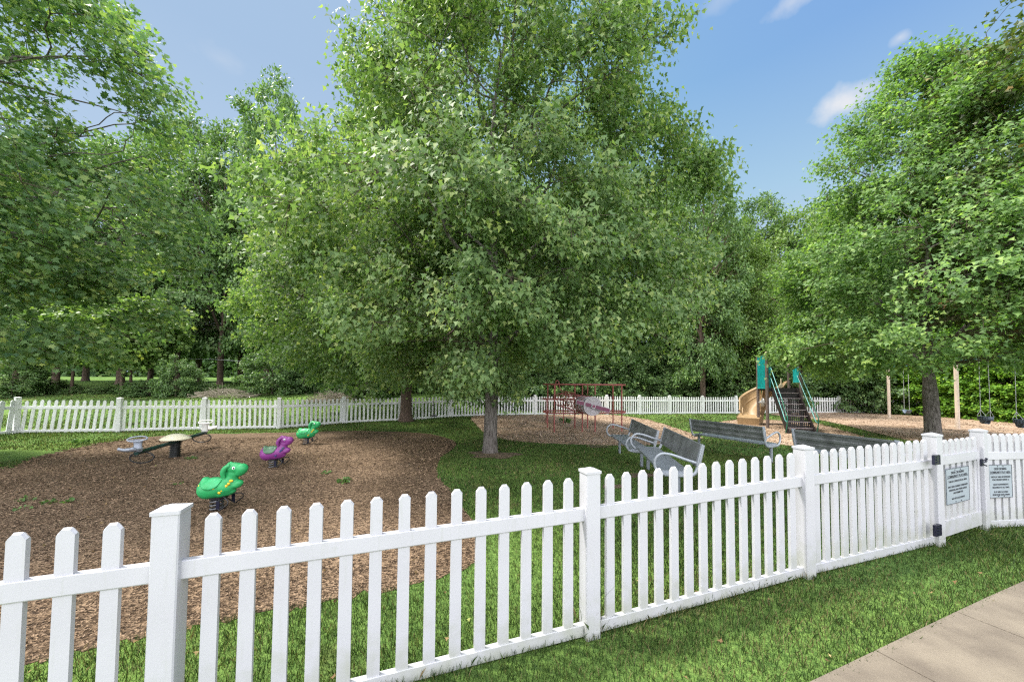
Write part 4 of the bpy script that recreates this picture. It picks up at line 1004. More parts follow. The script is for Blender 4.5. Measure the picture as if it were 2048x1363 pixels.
# outer skirt: the moulded underside sweeping from the deck to the foot
sk = []; 
for i_, p in enumerate(pc):
    d = (pc[min(i_ + 1, len(pc) - 1)] - pc[max(i_ - 1, 0)]); dh = Vector((d.x, d.y, 0)).normalized(); sdv = Vector((dh.y, -dh.x, 0)); f_ = i_ / (len(pc) - 1)
    for t in range(7):
        q = t / 6; off = -.40 + .18 * math.sin(q * PI * .5) + .02 * math.sin(q * 18)
        low = max(0.0, p.z - .30 - .95 * (f_ * (1 - f_)) * 2)
        sk.append(p + sdv * off + Vector((0, 0, .30 - q * (p.z + .30 - low))))
F_ = [(i_ * 7 + t, i_ * 7 + t + 1, (i_ + 1) * 7 + t + 1, (i_ + 1) * 7 + t) for i_ in range(len(pc) - 1) for t in range(6)]
q = MB().add(sk, F_, True).build('slide_skirt', 'tan', tw); m_ = q.modifiers.new('t', 'SOLIDIFY'); m_.thickness = .03
ft = pc[-4]
mb = MB(); base_ = []
d = (pc[-1] - pc[-8]); dh = Vector((d.x, d.y, 0)).normalized(); sdv = Vector((dh.y, -dh.x, 0)); T = frame(Vector((ft.x, ft.y, 0)), dh)
mb.add([(-.62, -.34, -.1), (.42, -.38, -.1), (.42, .38, -.1), (-.62, .34, -.1), (-.62, -.42, .62), (.50, -.44, .36), (.50, .44, .36), (-.62, .42, .62)], [(3, 2, 1, 0), (4, 5, 6, 7), (0, 1, 5, 4), (1, 2, 6, 5), (2, 3, 7, 6), (3, 0, 4, 7)], T=T)
for k in range(5):
    x = -.5 + k * .22; z_ = .60 - k * .05
    for s in (-1, 1): mb.tube([T @ Vector((x, s * .37, -.05)), T @ Vector((x, s * .44, z_))], .035, 6)
q = mb.build('slide_foot', 'tan', tw); m_ = q.modifiers.new('b', 'BEVEL'); m_.width = .03; m_.segments = 2
# round bubble window between the near posts
bc = Vector((.02, S * .52, DK - .62))
T = Matrix.Translation(bc) @ Matrix.Rotation(PI / 2, 4, 'Y')
bw = MB().tube([(T @ Vector((math.cos(a) * .17, math.sin(a) * .17, 0))) for a in np.linspace(0, 2 * PI, 24, endpoint=False)], .03, 8, closed=True).build('talk_horn', 'clear', tw)
MB().lathe([(.16, -.01), (.11, -.05), (.06, -.10), (.03, -.16), (.001, -.17)], 20, T=T).build('horn_cone', 'clear', bw)
MB().tube([(0, 0, bc.z - .02), (0, S * .40, bc.z - .02)], .02, 8).build('horn_bar', 'pole_brown', tw)
# steps: descending toward -y in local
RUN, NS = 1.55, 8; SW = .84; SX = S * .5 - SW / 2 + .02
st = []
def sy_(t): return -.03 - RUN * t
def szz(t): return DK - .02 - (DK + .02) * t
for s in (0, 1):
    x = SX + s * SW
    T = Matrix.Identity(4); mb = MB(); w = .022
    v = [(x - w, sy_(0), DK + .02), (x - w, sy_(1), .12), (x - w, sy_(1), -.12), (x - w, sy_(0) , DK - .26), (x + w, sy_(0), DK + .02), (x + w, sy_(1), .12), (x + w, sy_(1), -.12), (x + w, sy_(0), DK - .26)]
    mb.add(v, [(0, 1, 2, 3), (7, 6, 5, 4), (0, 4, 5, 1), (1, 5, 6, 2), (2, 6, 7, 3), (3, 7, 4, 0)]).build('stringer', 'step', tw)
for k in range(NS):
    t0 = (k + .0) / NS; t1 = (k + 1.0) / NS
    y0, y1 = sy_(t0), sy_(t1); z = szz(t1) + .06
    mb = MB().box(SX + .024, SX + SW - .024, y1 - .02, y0, z - .02, z)
    # riser plate pierced with small holes: strips and bars leave the openings
    zt = szz(t0) + .038; zb = z; x0, x1 = SX + .024, SX + SW - .024; nx_ = 13; nz_ = 3
    if k >= 2:
        for a in range(nx_ + 1):
            xx = x0 + (x1 - x0) * a / nx_; mb.box(max(x0, xx - .017), min(x1, xx + .017), y0 - .004, y0 + .004, zb, zt)
        for b in range(nz_ + 1):
            zz = zb + (zt - zb) * b / nz_; mb.box(x0, x1, y0 - .0025, y0 + .0025, max(zb, zz - .015), min(zt, zz + .015))
    else: mb.box(x0, x1, y0 - .004, y0 + .004, zb, zt)
    q = mb.build('step', 'step', tw)
    MB().box(SX + .026, SX + SW - .026, y1 - .026, y1 - .0205, z - .016, z + .004).build('step_edge', 'step_edge', q)
for s in (0, 1):
    x = SX + s * SW + (s * 2 - 1) * .05
    def rp(t, h): return (x, sy_(t), szz(t) + h)
    for h, nm in ((.86, 'handrail'), (.42, 'handrail')):
        MB().tube(bez([rp(-.06, h + .02), rp(.0, h + .02), rp(.35, h), (x, sy_(.74), szz(.74) + h)], 4), .016, 8).build(nm, 'teal_rail', tw)
    MB().tube(bez([(x, sy_(.74), szz(.74) + .86), (x, sy_(.92), szz(.90) + .72), (x, sy_(1.04), .62), (x, sy_(1.0), .28), (x, sy_(.93), .05), (x, sy_(.92), -.12)], 5), .018, 8).build('handrail', 'green_rail', tw)
    MB().tube([(x, sy_(.74), szz(.74) + .42), (x, sy_(.90), szz(.9) + .38), (x, sy_(1.0), .45)], .018, 8).build('handrail', 'teal_rail', tw)

# ------------------------------------------------------------------ swings
def swx(D): return 11.42 + .5185 * D
ZB = 3.0
def sp3(D): x = swx(D); return Vector((x, D, Z(x, D)))
pst = [sp3(20.5), sp3(15.2), sp3(9.9)]
sw = thing('swing_frame', 'cream posted swing frame with overhead beam beside the hedge', 'swing frame', pst[1])
for p in pst:
    q = p - pst[1]; MB().tube([(q.x, q.y, q.z - .3), (q.x, q.y, ZB)], .068, 14).build('post', 'post_cream', sw)
a, b = pst[0] - pst[1], pst[2] - pst[1]
MB().tube([(a.x, a.y, ZB - .02), (b.x, b.y, ZB - .02)], .05, 10).build('beam', 'teal_rail', sw)
ud = (pst[2] - pst[0]); ud.z = 0; ud.normalize()
for D in (18.8, 17.0, 13.75, 12.2):
    for o_ in (-.24, .24):
        q = sp3(D) - pst[1] + ud * o_; MB().tube([(q.x, q.y, ZB - .02), (q.x, q.y, ZB - .12)], .03, 6).build('hanger', 'black', sw)
nd = Vector((-ud.y, ud.x, 0))
def swing(D, kind, label):
    c = sp3(D); r = thing('belt_swing' if kind == 'belt' else 'bucket_swing', label, 'swing', c, math.atan2(ud.y, ud.x), 'swings hanging from the cream frame')
    hz = .62 if kind == 'belt' else .68
    top = ZB - .12 - c.z + pst[1].z * 0
    for s in (-1, 1):
        mb = MB(); n_l = 34
        for k in range(n_l):
            t0 = k / n_l; t1 = (k + 1.15) / n_l; p0 = Vector((s * .24, 0, top)).lerp(Vector((s * .26, 0, hz)), t0); p1 = Vector((s * .24, 0, top)).lerp(Vector((s * .26, 0, hz)), min(t1, 1))
            mb.tube([p0, p1], .011 if k % 2 else .014, 4)
        mb.build('chain', 'chain', r)
    if kind == 'belt':
        V_ = []; 
        for k in range(13):
            a = k / 12 * 2 - 1
            for y in (-.09, .09): V_.append((a * .25, y, .43 + .19 * abs(a) ** 1.8))
        q = MB().add(V_, [(2 * k, 2 * k + 2, 2 * k + 3, 2 * k + 1) for k in range(12)], True).build('seat', 'bucket', r); m_ = q.modifiers.new('t', 'SOLIDIFY'); m_.thickness = .02
    else:
        mb = MB()
        rr = [(math.cos(a) * .22, math.sin(a) * .19) for a in np.linspace(0, 2 * PI, 20, endpoint=False)]
        for k in range(20):
            (xa, ya), (xb, yb) = rr[k], rr[(k + 1) % 20]
            mb.add([(xa, ya, .56), (xb, yb, .56), (xb, yb, .70), (xa, ya, .70)], [(0, 1, 2, 3)], True)
        mb.add([(-.2, -.05, .56), (.2, -.05, .56), (.12, -.06, .44), (-.12, -.06, .44)], [(0, 1, 2, 3)]).add([(-.2, .05, .56), (.2, .05, .56), (.12, .06, .44), (-.12, .06, .44)], [(0, 1, 2, 3)])
        mb.add([(-.12, -.06, .44), (.12, -.06, .44), (.12, .06, .44), (-.12, .06, .44)], [(0, 1, 2, 3)])
        q = mb.build('seat', 'bucket', r); m_ = q.modifiers.new('t', 'SOLIDIFY'); m_.thickness = .028
        for s in (-1, 1):
            for y in (-.12, .12): MB().tube([(s * .21, y, .69), (s * .255, 0, .95)], .009, 5).build('strap_chain', 'chain', r)
swing(18.8, 'belt', 'belt swing between the cream post and the right maple trunk')
swing(17.0, 'belt', 'belt swing almost hidden behind the right maple trunk')
swing(13.75, 'bucket', 'slate bucket swing hanging right of the nearer cream post')
swing(12.2, 'bucket', 'slate bucket swing farthest right, cut off by the edge of the view')

# ------------------------------------------------------------------ disc swing on a rope under the second maple
rp_ = P(867, 832, 14.8); 
ds = thing('rope_swing', 'dark disc rope swing hanging beside the maple trunk near the back fence', 'rope swing', (rp_.x, rp_.y, Z(rp_.x, rp_.y)))
h0 = rp_.z - Z(rp_.x, rp_.y)
MB().tube([(0, 0, h0), (.005, 0, h0 + 1.2), (0, 0, h0 + 3.1)], .012, 6).build('rope', 'rope', ds)
MB().lathe([(.001, .0), (.15, 0), (.16, .02), (.15, .04), (.03, .05), (.02, .12), (.001, .13)], 16, (0, 0, h0)).tube([(-.06, 0, h0 + .46), (.06, 0, h0 + .46)], .02, 6).build('seat', 'black', ds)

# ================================================================== TREES
LEAF_STAR = np.array([(0, -.02, 0), (.16, .10, .02), (.46, .06, .07), (.30, .30, .05), (.52, .56, .09), (.20, .58, .03), (0, 1.0, -.02), (-.20, .58, .03), (-.52, .56, .09), (-.30, .30, .05), (-.46, .06, .07), (-.16, .10, .02)])
LEAF_TRI = np.array([(0, 0, 0), (.14, .12, .03), (.50, .26, .09), (.21, .50, .03), (0, 1.0, -.06), (-.21, .50, .03), (-.50, .26, .09), (-.14, .12, .03)])
LEAF_LOBE = [np.array([(0, 0, 0), (.46, .14, .07), (.40, .60, .06), (0, 1, -.04)]), np.array([(0, 0, 0), (0, 1, -.04), (-.40, .60, .06), (-.46, .14, .07)])]
LEAF_OVAL = [np.array([(0, 0, 0), (.27, .3, .05), (.22, .72, .03), (0, 1, 0)]), np.array([(0, 0, 0), (0, 1, 0), (-.22, .72, .03), (-.27, .3, .05)])]
def leaves_np(rg, pos, outward, size, shape, droop=.75, spread=.9):
    """pos (n,3), outward (n,3) unit -> leaf vertices and loops"""
    n = len(pos)
    yd = unit(outward * .7 + rg.normal(0, .55, (n, 3)) * spread + np.array([0, 0, -droop]))
    nn = unit(np.cross(yd, np.cross(rg.normal(0, .5, (n, 3)) + outward * .5 + np.array([0, 0, .7]), yd)))
    xd = np.cross(yd, nn)
    s = (size * rg.uniform(.65, 1.25, n))[:, None]
    B = np.stack([xd, yd, nn], 1)                       # rows = axes
    if isinstance(shape, np.ndarray):
        m = len(shape); v = pos[:, None, :] + np.einsum('mk,nkj->nmj', shape, B) * s[:, None, :]
        return v.reshape(-1, 3), (np.arange(n)[:, None] * m + np.arange(m)[None]).ravel(), m, m
    q = np.concatenate([shape[0], shape[1][2:3], shape[1][3:4]]); tri = np.array([0, 1, 2, 3, 0, 3, 4, 5])
    v = pos[:, None, :] + np.einsum('mk,nkj->nmj', q, B) * s[:, None, :]
    return v.reshape(-1, 3), (np.arange(n)[:, None] * 6 + tri[None]).ravel(), 4, 6
def line_np(a, b, m, sag, rg, wob=.0):
    t = np.linspace(0, 1, m)[:, None]; p = a + (b - a) * t
    p[:, 2] += (sag * 4 * t * (1 - t))[:, 0]
    if wob: p[1:-1] += rg.normal(0, wob, (m - 2, 3))
    return p
def tree_mesh(seed, H, prof, r0, fork, nb, per_bough, per_tip, lsize, shape, mats, base_flare=1.5, bough_r=.95, lean=(0, 0), wood=None, crown_c=(0, 0), droop=.75,
              limbs=14, rough_=.18, shell=.45, sides=12, extra=None, tipdrop=.25, taper=.55, keep=None, lump=2.0):
    """returns (trunk mesh, crown mesh). prof: [(height fraction, radius)] of the crown envelope"""
    rg = np.random.default_rng(seed)
    hs = np.array([p[0] for p in prof]) * H; rs = np.array([p[1] for p in prof])
    ph = rg.uniform(0, 2 * PI, 8)
    def env(z, a):
        r = np.interp(z, hs, rs, left=0, right=0)
        k = 1 + rough_ * (np.sin(2 * a + ph[0] + z * .35) * .5 + np.sin(3 * a + ph[1] - z * .6) * .4 + np.sin(5 * a + ph[2] + z * .9) * .35 + np.sin(z * 1.7 + ph[3] + a) * .35)
        return r * k
    lines = []
    # trunk
    zt = np.array([-.25, 0, .12, .4, 1.0] + list(np.linspace(max(1.6, fork * .8), H * .88, 12))); zt = np.unique(zt)
    wx = np.sin(zt * .55 + ph[4]) * .010 * H * np.clip(zt / H, 0, 1) * 2 + lean[0] * zt / H + crown_c[0] * np.clip((zt - fork) / (H - fork), 0, 1) * .6
    wy = np.sin(zt * .45 + ph[5]) * .010 * H * np.clip(zt / H, 0, 1) * 2 + lean[1] * zt / H + crown_c[1] * np.clip((zt - fork) / (H - fork), 0, 1) * .6
    tr = r0 * np.where(zt < .5, 1 + (base_flare - 1) * np.exp(-np.maximum(zt, 0) / .16), 1.0) * (1 - taper * np.clip(zt / fork, 0, 1) * .2)
    tr = np.where(zt > fork, tr * np.clip(1 - (zt - fork) / (H * .95 - fork), .06, 1) ** .8 * .72, tr)
    tp = np.stack([wx, wy, zt], -1); lines.append((tp, tr, sides))
    def trunk_at(z): return np.array([np.interp(z, zt, wx), np.interp(z, zt, wy), z]), float(np.interp(z, zt, tr))
    limb_pts = [tp[zt > fork * .9]]
    g0 = rg.uniform(0, 2 * PI)
    for k in range(limbs):
        f = k / max(1, limbs - 1); zs = fork + (H * .72 - fork) * f ** 1.15
        a = g0 + k * 2.399 + rg.normal(0, .2); s, rt = trunk_at(zs)
        ze = zs + (H * .26 + rg.uniform(-.3, .5)) * (1.1 - .45 * f); ze = min(ze, H * .95)
        re = env(ze, a) * .80
        e = np.array([crown_c[0] + math.cos(a) * re, crown_c[1] + math.sin(a) * re, ze])
        p = line_np(s, e, 9, (e - s)[2] * -.02 + .12, rg, .05 * H / 13)
        rr = np.linspace(min(rt * .62, r0 * .5), r0 * .07, 9); lines.append((p, rr, 7)); limb_pts.append(p[2:])
        for q in range(3):                                  # forks of the limb
            i_ = 3 + q * 2; aa = a + rg.choice([-1, 1]) * rg.uniform(.5, 1.0); z2 = min(p[i_][2] + rg.uniform(.3, 1.0) * H * .13, H * .96); r2 = env(z2, aa) * .82
            e2 = np.array([crown_c[0] + math.cos(aa) * r2, crown_c[1] + math.sin(aa) * r2, z2]); e2 = p[i_] + (e2 - p[i_]) * min(1, H * .28 / (np.linalg.norm(e2 - p[i_]) + .01))
            p2_ = line_np(p[i_], e2, 7, .08, rg, .04 * H / 13); lines.append((p2_, np.linspace(rr[i_] * .7, r0 * .045, 7), 6)); limb_pts.append(p2_[1:])
    LP = np.concatenate(limb_pts)
    # boughs
    z = hs[0] + (hs[-1] - hs[0]) * rg.random(nb * 6); rm = np.interp(z, hs, rs); k = rg.random(nb * 6) < (rm / rs.max()) ** 1.3 + .05
    z = z[k][:nb]; a = rg.uniform(0, 2 * PI, len(z)); R_ = env(z, a); fr = shell + (1 - shell) * np.sqrt(rg.random(len(z)))
    bc = np.stack([crown_c[0] + np.cos(a) * R_ * fr, crown_c[1] + np.sin(a) * R_ * fr, z], -1)
    if keep is not None: bc = bc[keep(bc)]
    if extra is not None: bc = np.concatenate([bc, np.array(extra, float)])
    axis = np.array([crown_c[0], crown_c[1], 0.0])
    thin = []; tips = []; tdir = []
    for b in bc:
        d = np.linalg.norm(LP - b - np.array([0, 0, -.0]), axis=1) + 1.2 * np.maximum(0, LP[:, 2] - b[2]); j = int(np.argmin(d)); s = LP[j]
        L_ = np.linalg.norm(b - s)
        thin.append((line_np(s, b, 5, .06 * L_, rg, .03), np.linspace(r0 * .03 + .004, .004, 5)))
        o = b - s; o = o / (L_ + 1e-6); ow = b - axis; ow[2] = (b[2] - H * .45) * .6; ow = ow / (np.linalg.norm(ow) + 1e-6); o = o * .4 + ow * .6
        m = max(3, int(per_bough * rg.uniform(.5, 1.5)))
        q = rg.normal(0, 1, (m, 3)); q = unit(q) * (rg.random((m, 1)) ** .5) * bough_r * rg.uniform(.7, 1.25) * np.array([1, 1, .62]); q += o * bough_r * .25
        tt = b + q; tt[:, 2] -= tipdrop * (np.linalg.norm(q[:, :2], axis=1)) * .5
        tips.append(tt); tdir.append(unit(q * .6 + o))
        for w in range(0, m, 2): thin.append((line_np(b, tt[w], 3, .03, rg), np.array([.006, .005, .003])))
    T_ = np.concatenate(tips); TD = np.concatenate(tdir)
    n = len(T_) * per_tip
    idx = np.repeat(np.arange(len(T_)), per_tip)
    along = rg.uniform(-.32, .18, n)[:, None] * lump * .5
    pos = T_[idx] + TD[idx] * along + rg.normal(0, .105 * lump * .5, (n, 3))
    pos[:, 2] = np.maximum(pos[:, 2], .12)
    out_ = unit(TD[idx] + rg.normal(0, .35, (n, 3)))
    v, l, kk, vp = leaves_np(rg, pos, out_, lsize, shape, droop)
    tr_ = rg.random(len(T_)) < .028
    rnd = np.clip(rg.normal(.42, .17, n) + rg.normal(0, .09, len(T_))[idx], 0, .93)
    yo = tr_[idx] & (along[:, 0] > -.05); rnd[yo] = rg.uniform(.88, 1, yo.sum())
    tw_v, tw_l = tubes_np(thin, 4)
    # crown = twigs + leaves, faces of 4 and kk corners: one mesh
    me = bpy.data.meshes.new('crown'); nv1 = len(tw_v)
    V = np.concatenate([tw_v, v]); L = np.concatenate([tw_l, l + nv1]); f1, f2 = len(tw_l) // 4, len(l) // kk
    me.vertices.add(len(V)); me.vertices.foreach_set('co', V.astype(np.float32).ravel()); me.loops.add(len(L)); me.loops.foreach_set('vertex_index', L.astype(np.int32))
    me.polygons.add(f1 + f2); st_ = np.concatenate([np.arange(f1) * 4, f1 * 4 + np.arange(f2) * kk]); me.polygons.foreach_set('loop_start', st_.astype(np.int32))
    me.polygons.foreach_set('material_index', np.concatenate([np.ones(f1), np.zeros(f2)]).astype(np.int32))
    me.materials.append(mats[0]); me.materials.append(M['twig'])
    at = me.attributes.new('rnd', 'FLOAT', 'POINT'); at.data.foreach_set('value', np.concatenate([np.zeros(nv1), np.repeat(rnd, vp)]).astype(np.float32))
    me.update(calc_edges=True)
    vs, ls = [], []; b0 = 0
    for p, r_, sd_ in lines:
        a_, c_ = tubes_np([(p, r_)], sd_); vs.append(a_); ls.append(c_ + b0); b0 += len(a_)
    tm = raw_mesh('trunk', np.concatenate(vs), np.concatenate(ls), 4, mats[1], smooth=True)
    return tm, me, f2
NL = 0
ORD = 'first second third fourth fifth sixth seventh eighth ninth tenth eleventh twelfth thirteenth fourteenth fifteenth sixteenth seventeenth'.split()
def plant_tree(name, label, meshes, at, rz=0.0, s=1.0, cat='tree', group=None, part=('trunk', 'crown'), sz=None):
    global NL
    r = thing(name, label, cat, at, rz, group); r.scale = (s, s, sz or s)
    obj(part[0], meshes[0], r); obj(part[1], meshes[1], r); NL += meshes[2]
    return r

# the middle maple
mm = tree_mesh(5, 13.6, [(.13, 1.6), (.17, 3.4), (.25, 4.3), (.40, 4.5), (.55, 4.3), (.68, 3.8), (.78, 3.0), (.88, 2.0), (1.0, .5)], .180, 2.35, 660, 14, 23, .098, LEAF_TRI, (M['leaf_maple'], M['bark']),
               base_flare=1.25, bough_r=.62, crown_c=(.42, 0), droop=1.1, limbs=16, shell=.3, tipdrop=.5, rough_=.15,
               keep=lambda p: ~((p[:, 0] > .5) & (p[:, 2] < 2.75)) & ~((p[:, 0] < -1.2) & (p[:, 2] < 2.3)), extra=[(.45, -.5, 2.05), (.55, -.55, 1.75), (-.55, -.4, 2.35), (-.3, .5, 2.5), (.15, -.7, 2.7), (.3, .4, 2.8)])
plant_tree('maple_tree', 'big maple in the middle with straight grey trunk rising from a ring of bare soil', mm, G(980, 906), 0.0)
# the second maple, nearer the back fence
m2 = tree_mesh(17, 14.5, [(.13, 2.0), (.18, 5.0), (.28, 6.4), (.42, 6.3), (.56, 5.3), (.72, 4.1), (.88, 2.6), (.96, 1.5), (1.0, .5)], .27, 2.2, 620, 13, 16, .14, LEAF_TRI, (M['leaf_maple'], M['bark_brown']),
               base_flare=1.5, bough_r=.85, crown_c=(-.9, 0), droop=.9, limbs=16, shell=.55, rough_=.22, lean=(.1, 0))
plant_tree('maple_tree', 'brown-trunked maple beside the hanging disc swing and back fence', m2, G(812, 842), 2.1)
# the right maple
mr = tree_mesh(29, 12.9, [(.185, 2.6), (.225, 4.2), (.33, 4.6), (.46, 4.1), (.60, 3.2), (.76, 2.5), (.88, 1.6), (.96, .8), (1.0, .35)], .20, 1.95, 580, 13, 17, .108, LEAF_TRI, (M['leaf_right'], M['bark']),
               base_flare=1.3, bough_r=.66, droop=.7, limbs=15, shell=.5, rough_=.2, crown_c=(-.35, 0), keep=lambda p: ~((np.hypot(p[:, 0], p[:, 1]) < 2.4) & (p[:, 2] < 3.1)))
plant_tree('maple_tree', 'broad maple with forked trunk standing behind the garden gate', mr, G(1867, 884), 1.2)
# reddish-tipped tree at the right edge
me_ = tree_mesh(37, 13.2, [(.28, 1.6), (.38, 2.6), (.55, 2.9), (.75, 2.5), (.9, 1.6), (1.0, .4)], .17, 3.2, 220, 12, 14, .135, LEAF_TRI, (M['leaf_red'], M['bark_brown']), bough_r=.6, droop=.6, limbs=10, shell=.45)
plant_tree('maple_tree', 'reddish-leaved tree at the right edge whose trunk is out of view', me_, (14.9, 9.6, Z(14.9, 9.6)), 0.3)
# the left maple, nearest: larger leaves hang into the frame
ml = tree_mesh(43, 12.0, [(.19, 2.2), (.22, 3.4), (.30, 4.1), (.45, 4.2), (.62, 3.8), (.76, 3.2), (.88, 2.4), (1.0, .8)], .2, 2.2, 500, 13, 16, .105, LEAF_STAR, (M['leaf_left'], M['bark']), bough_r=.62, droop=.6, limbs=18, shell=.42, rough_=.2, tipdrop=.4, keep=lambda p: p[:, 1] < 2.3)
plant_tree('maple_tree', 'large-leaved maple filling the left edge, its trunk out of view', ml, (-11.75, 6.75, Z(-11.75, 6.75)), 0.0)

# ------------------------------------------------------------------ woodland: four builds, planted one by one
wA = tree_mesh(51, 20, [(.14, 3.0), (.24, 4.4), (.45, 4.8), (.65, 4.3), (.82, 3.2), (.94, 1.8), (1.0, .5)], .26, 4.0, 300, 11, 11, .26, LEAF_OVAL, (M['leaf_wood_a'], M['bark_brown']), bough_r=1.05, limbs=14, droop=.4, shell=.6, lump=2.6, sides=9, rough_=.25)
wB = tree_mesh(53, 20, [(.14, 2.4), (.3, 3.6), (.5, 4.0), (.7, 3.6), (.86, 2.6), (1.0, .5)], .28, 5.0, 280, 11, 11, .24, LEAF_OVAL, (M['leaf_wood_b'], M['bark_brown']), bough_r=.95, limbs=13, droop=.4, shell=.55, lump=2.4, sides=9, rough_=.28)
wL = tree_mesh(57, 15, [(.20, 2.6), (.32, 4.0), (.5, 4.4), (.68, 4.0), (.84, 2.8), (1.0, .6)], .22, 3.2, 300, 11, 11, .20, LEAF_OVAL, (M['leaf_light'], M['bark_pale']), bough_r=.9, limbs=14, droop=.7, shell=.55, lump=2.2, sides=9, rough_=.28)
def wtree(px, D, top, meshes, H, label, wide=1.0, rz=0.0, kind='woodland_tree', group='woodland trees behind the back fence'):
    g = P(px, 770, D); z = Z(g.x, g.y); t = P(px, top, D).z - z; s = t / H
    return plant_tree(kind, label, meshes, (g.x, g.y, z - .05), rz, s * wide, group=group, sz=s)
wtree(532, 31, 158, wB, 20, 'tallest dark woodland tree, its narrow crown clear against the sky left of the middle maple', .62, 1.0)
wtree(440, 32, 262, wA, 20, 'rounded mid-green woodland tree left of the tall dark crown', .80, 2.0)
wtree(352, 34, 240, wA, 20, 'woodland tree just above the tips of the left maple', .75, 4.0)
wtree(240, 33, 270, wB, 20, 'dark woodland tree behind the left maple', .9, 3.0)
wtree(110, 31, 290, wA, 20, 'mid-green woodland tree far behind the left maple', .9, 5.2)
wtree(-30, 28, 280, wA, 20, 'woodland tree at the left edge beyond the back lawn', .9, .4)
wtree(612, 29, 300, wA, 20, 'woodland tree behind the left side of the middle maple', .8, 1.4)
wtree(700, 33, 330, wB, 20, 'dark woodland tree behind the second maple', .9, 2.4)
for k, (px, D, top) in enumerate(((30, 38, 420), (170, 41, 400), (300, 40, 420), (395, 41, 380), (480, 40, 400), (570, 42, 380), (650, 42, 380))):
    wtree(px, D, top, wB if k % 2 else wA, 20, ORD[k] + ' from left of the deep woodland trees whose trunks show above the back lawn', 1.0, k * 2.3)
for k, (px, D, top) in enumerate(((790, 30, 380), (880, 32, 360), (970, 30, 380), (1060, 32, 370), (1150, 30, 360), (1240, 31, 350), (1330, 30, 340))):
    wtree(px, D, top, wA if k % 2 else wB, 20, ORD[k] + ' from left of the tall woodland trees directly behind the middle maple', .95, k * 1.3)
wtree(1405, 24, 288, wB, 20, 'dark pointed woodland tree at the right shoulder of the middle maple', .62, .2)
wtree(1440, 27.5, 430, wL, 15, 'pale yellow-green tree with a slim straight trunk behind the back fence', .85, .9, 'pale_woodland_tree')
wtree(1476, 27.0, 470, wL, 15, 'pale yellow-green tree with twin trunk beside the slide tower', .85, 2.6, 'pale_woodland_tree')
wtree(1525, 33, 398, wA, 20, 'rounded woodland tree in the gap under the open sky', .85, 3.3)
wtree(1590, 31, 425, wL, 15, 'pale woodland tree behind the teal slide tower', .95, 4.4, 'pale_woodland_tree')
wtree(1665, 33, 400, wA, 20, 'woodland tree behind the left side of the gate maple', .85, 5.0)
for k, (px, D, top) in enumerate(((1740, 32, 400), (1810, 31, 420), (1880, 30, 400), (1950, 29, 380), (2030, 28, 380))):
    wtree(px, D, top, wB if k % 2 else wA, 20, ORD[k] + ' from left of the woodland trees above the hedge, behind the gate maple', .8, k * 1.9 + .5)

# ------------------------------------------------------------------ understorey shrubs along the woodland edge
sA = tree_mesh(61, 4.6, [(.02, 1.6), (.2, 2.3), (.5, 2.2), (.8, 1.4), (1.0, .3)], .06, .5, 130, 10, 11, .17, LEAF_OVAL, (M['leaf_wood_a'], M['twig']), bough_r=.5, limbs=9, droop=.4, shell=.5, sides=6, rough_=.25, lump=1.5)
sB = tree_mesh(63, 3.6, [(.02, 1.5), (.2, 2.1), (.5, 2.0), (.8, 1.3), (1.0, .3)], .05, .4, 120, 10, 11, .15, LEAF_OVAL, (M['leaf_wood_a'], M['twig']), bough_r=.45, limbs=9, droop=.5, shell=.5, sides=6, rough_=.3, lump=1.4)
def shrub(px, base, D, top, m, H, label, wide=1.0, rz=0.0):
    g = P(px, 770, D); z = Z(g.x, g.y); t = P(px, top, D).z - z; s = t / H
    plant_tree('shrub', label, m, (g.x, g.y, z - .05), rz, s * wide, 'shrub', 'shrubs along the woodland edge', ('stem', 'foliage'), s)
shrub(25, 790, 22, 705, sA, 4.6, 'dark dense shrub at the left edge behind the back lawn', 1.15, .3)
shrub(352, 785, 22.5, 712, sA, 4.6, 'dense shrub left of the grey brush pile', .85, 1.5)
shrub(545, 788, 24, 690, sA, 4.6, 'feathery dark shrub between the two brush piles', 1.0, 2.2)
shrub(590, 788, 25, 715, sB, 3.6, 'low shrub right of the feathery dark shrub', 1.0, .2)
shrub(712, 790, 23.5, 690, sB, 3.6, 'light shrub behind the right-hand brush pile', 1.05, 3.2)
shrub(770, 790, 25.5, 680, sA, 4.6, 'dark shrub left of the second maple trunk', 1.0, 4.0)
for k, px in enumerate(range(850, 1800, 62)):
    shrub(px, 795, 26.6 + .8 * math.sin(k * 2.1), 712 + 22 * math.sin(k * 1.7), (sA, sB)[k % 3 == 1], 4.6 if k % 3 != 1 else 3.6, ORD[k] + ' green shrub from the left in the row close behind the back fence', 1.05, k * 1.1)
for k, (px, D, top) in enumerate(((70, 23, 752), (110, 24, 764), (160, 23.5, 770), (205, 23.6, 771), (245, 24, 766), (275, 23.2, 768), (300, 23, 758), (420, 24, 765))):
    shrub(px, 785, D, top, sB, 3.6, ORD[k] + ' from left of the low flat shrubs along the back lawn edge', 2.2, k * .8)
# small trees with bare dark stems at the lawn edge
sm_t = tree_mesh(71, 6.5, [(.34, 1.2), (.5, 2.2), (.75, 2.3), (1.0, .6)], .085, 1.9, 110, 10, 11, .2, LEAF_LOBE, (M['leaf_light'], M['bark_brown']), bough_r=.6, limbs=8, droop=.6, shell=.4, sides=7)
for px, D, rz, lb in ((143, 23.5, 0, 'small bare-stemmed tree in the bright gap under the left maple'), (243, 23.2, 2, 'small dark-stemmed tree, first of the pair under the left maple'), (262, 23.8, 4, 'small dark-stemmed tree, second of the pair under the left maple')):
    g = P(px, 770, D); plant_tree('small_tree', lb, sm_t, (g.x, g.y, Z(g.x, g.y) - .05), rz, 1.0, group='small trees at the back lawn edge')
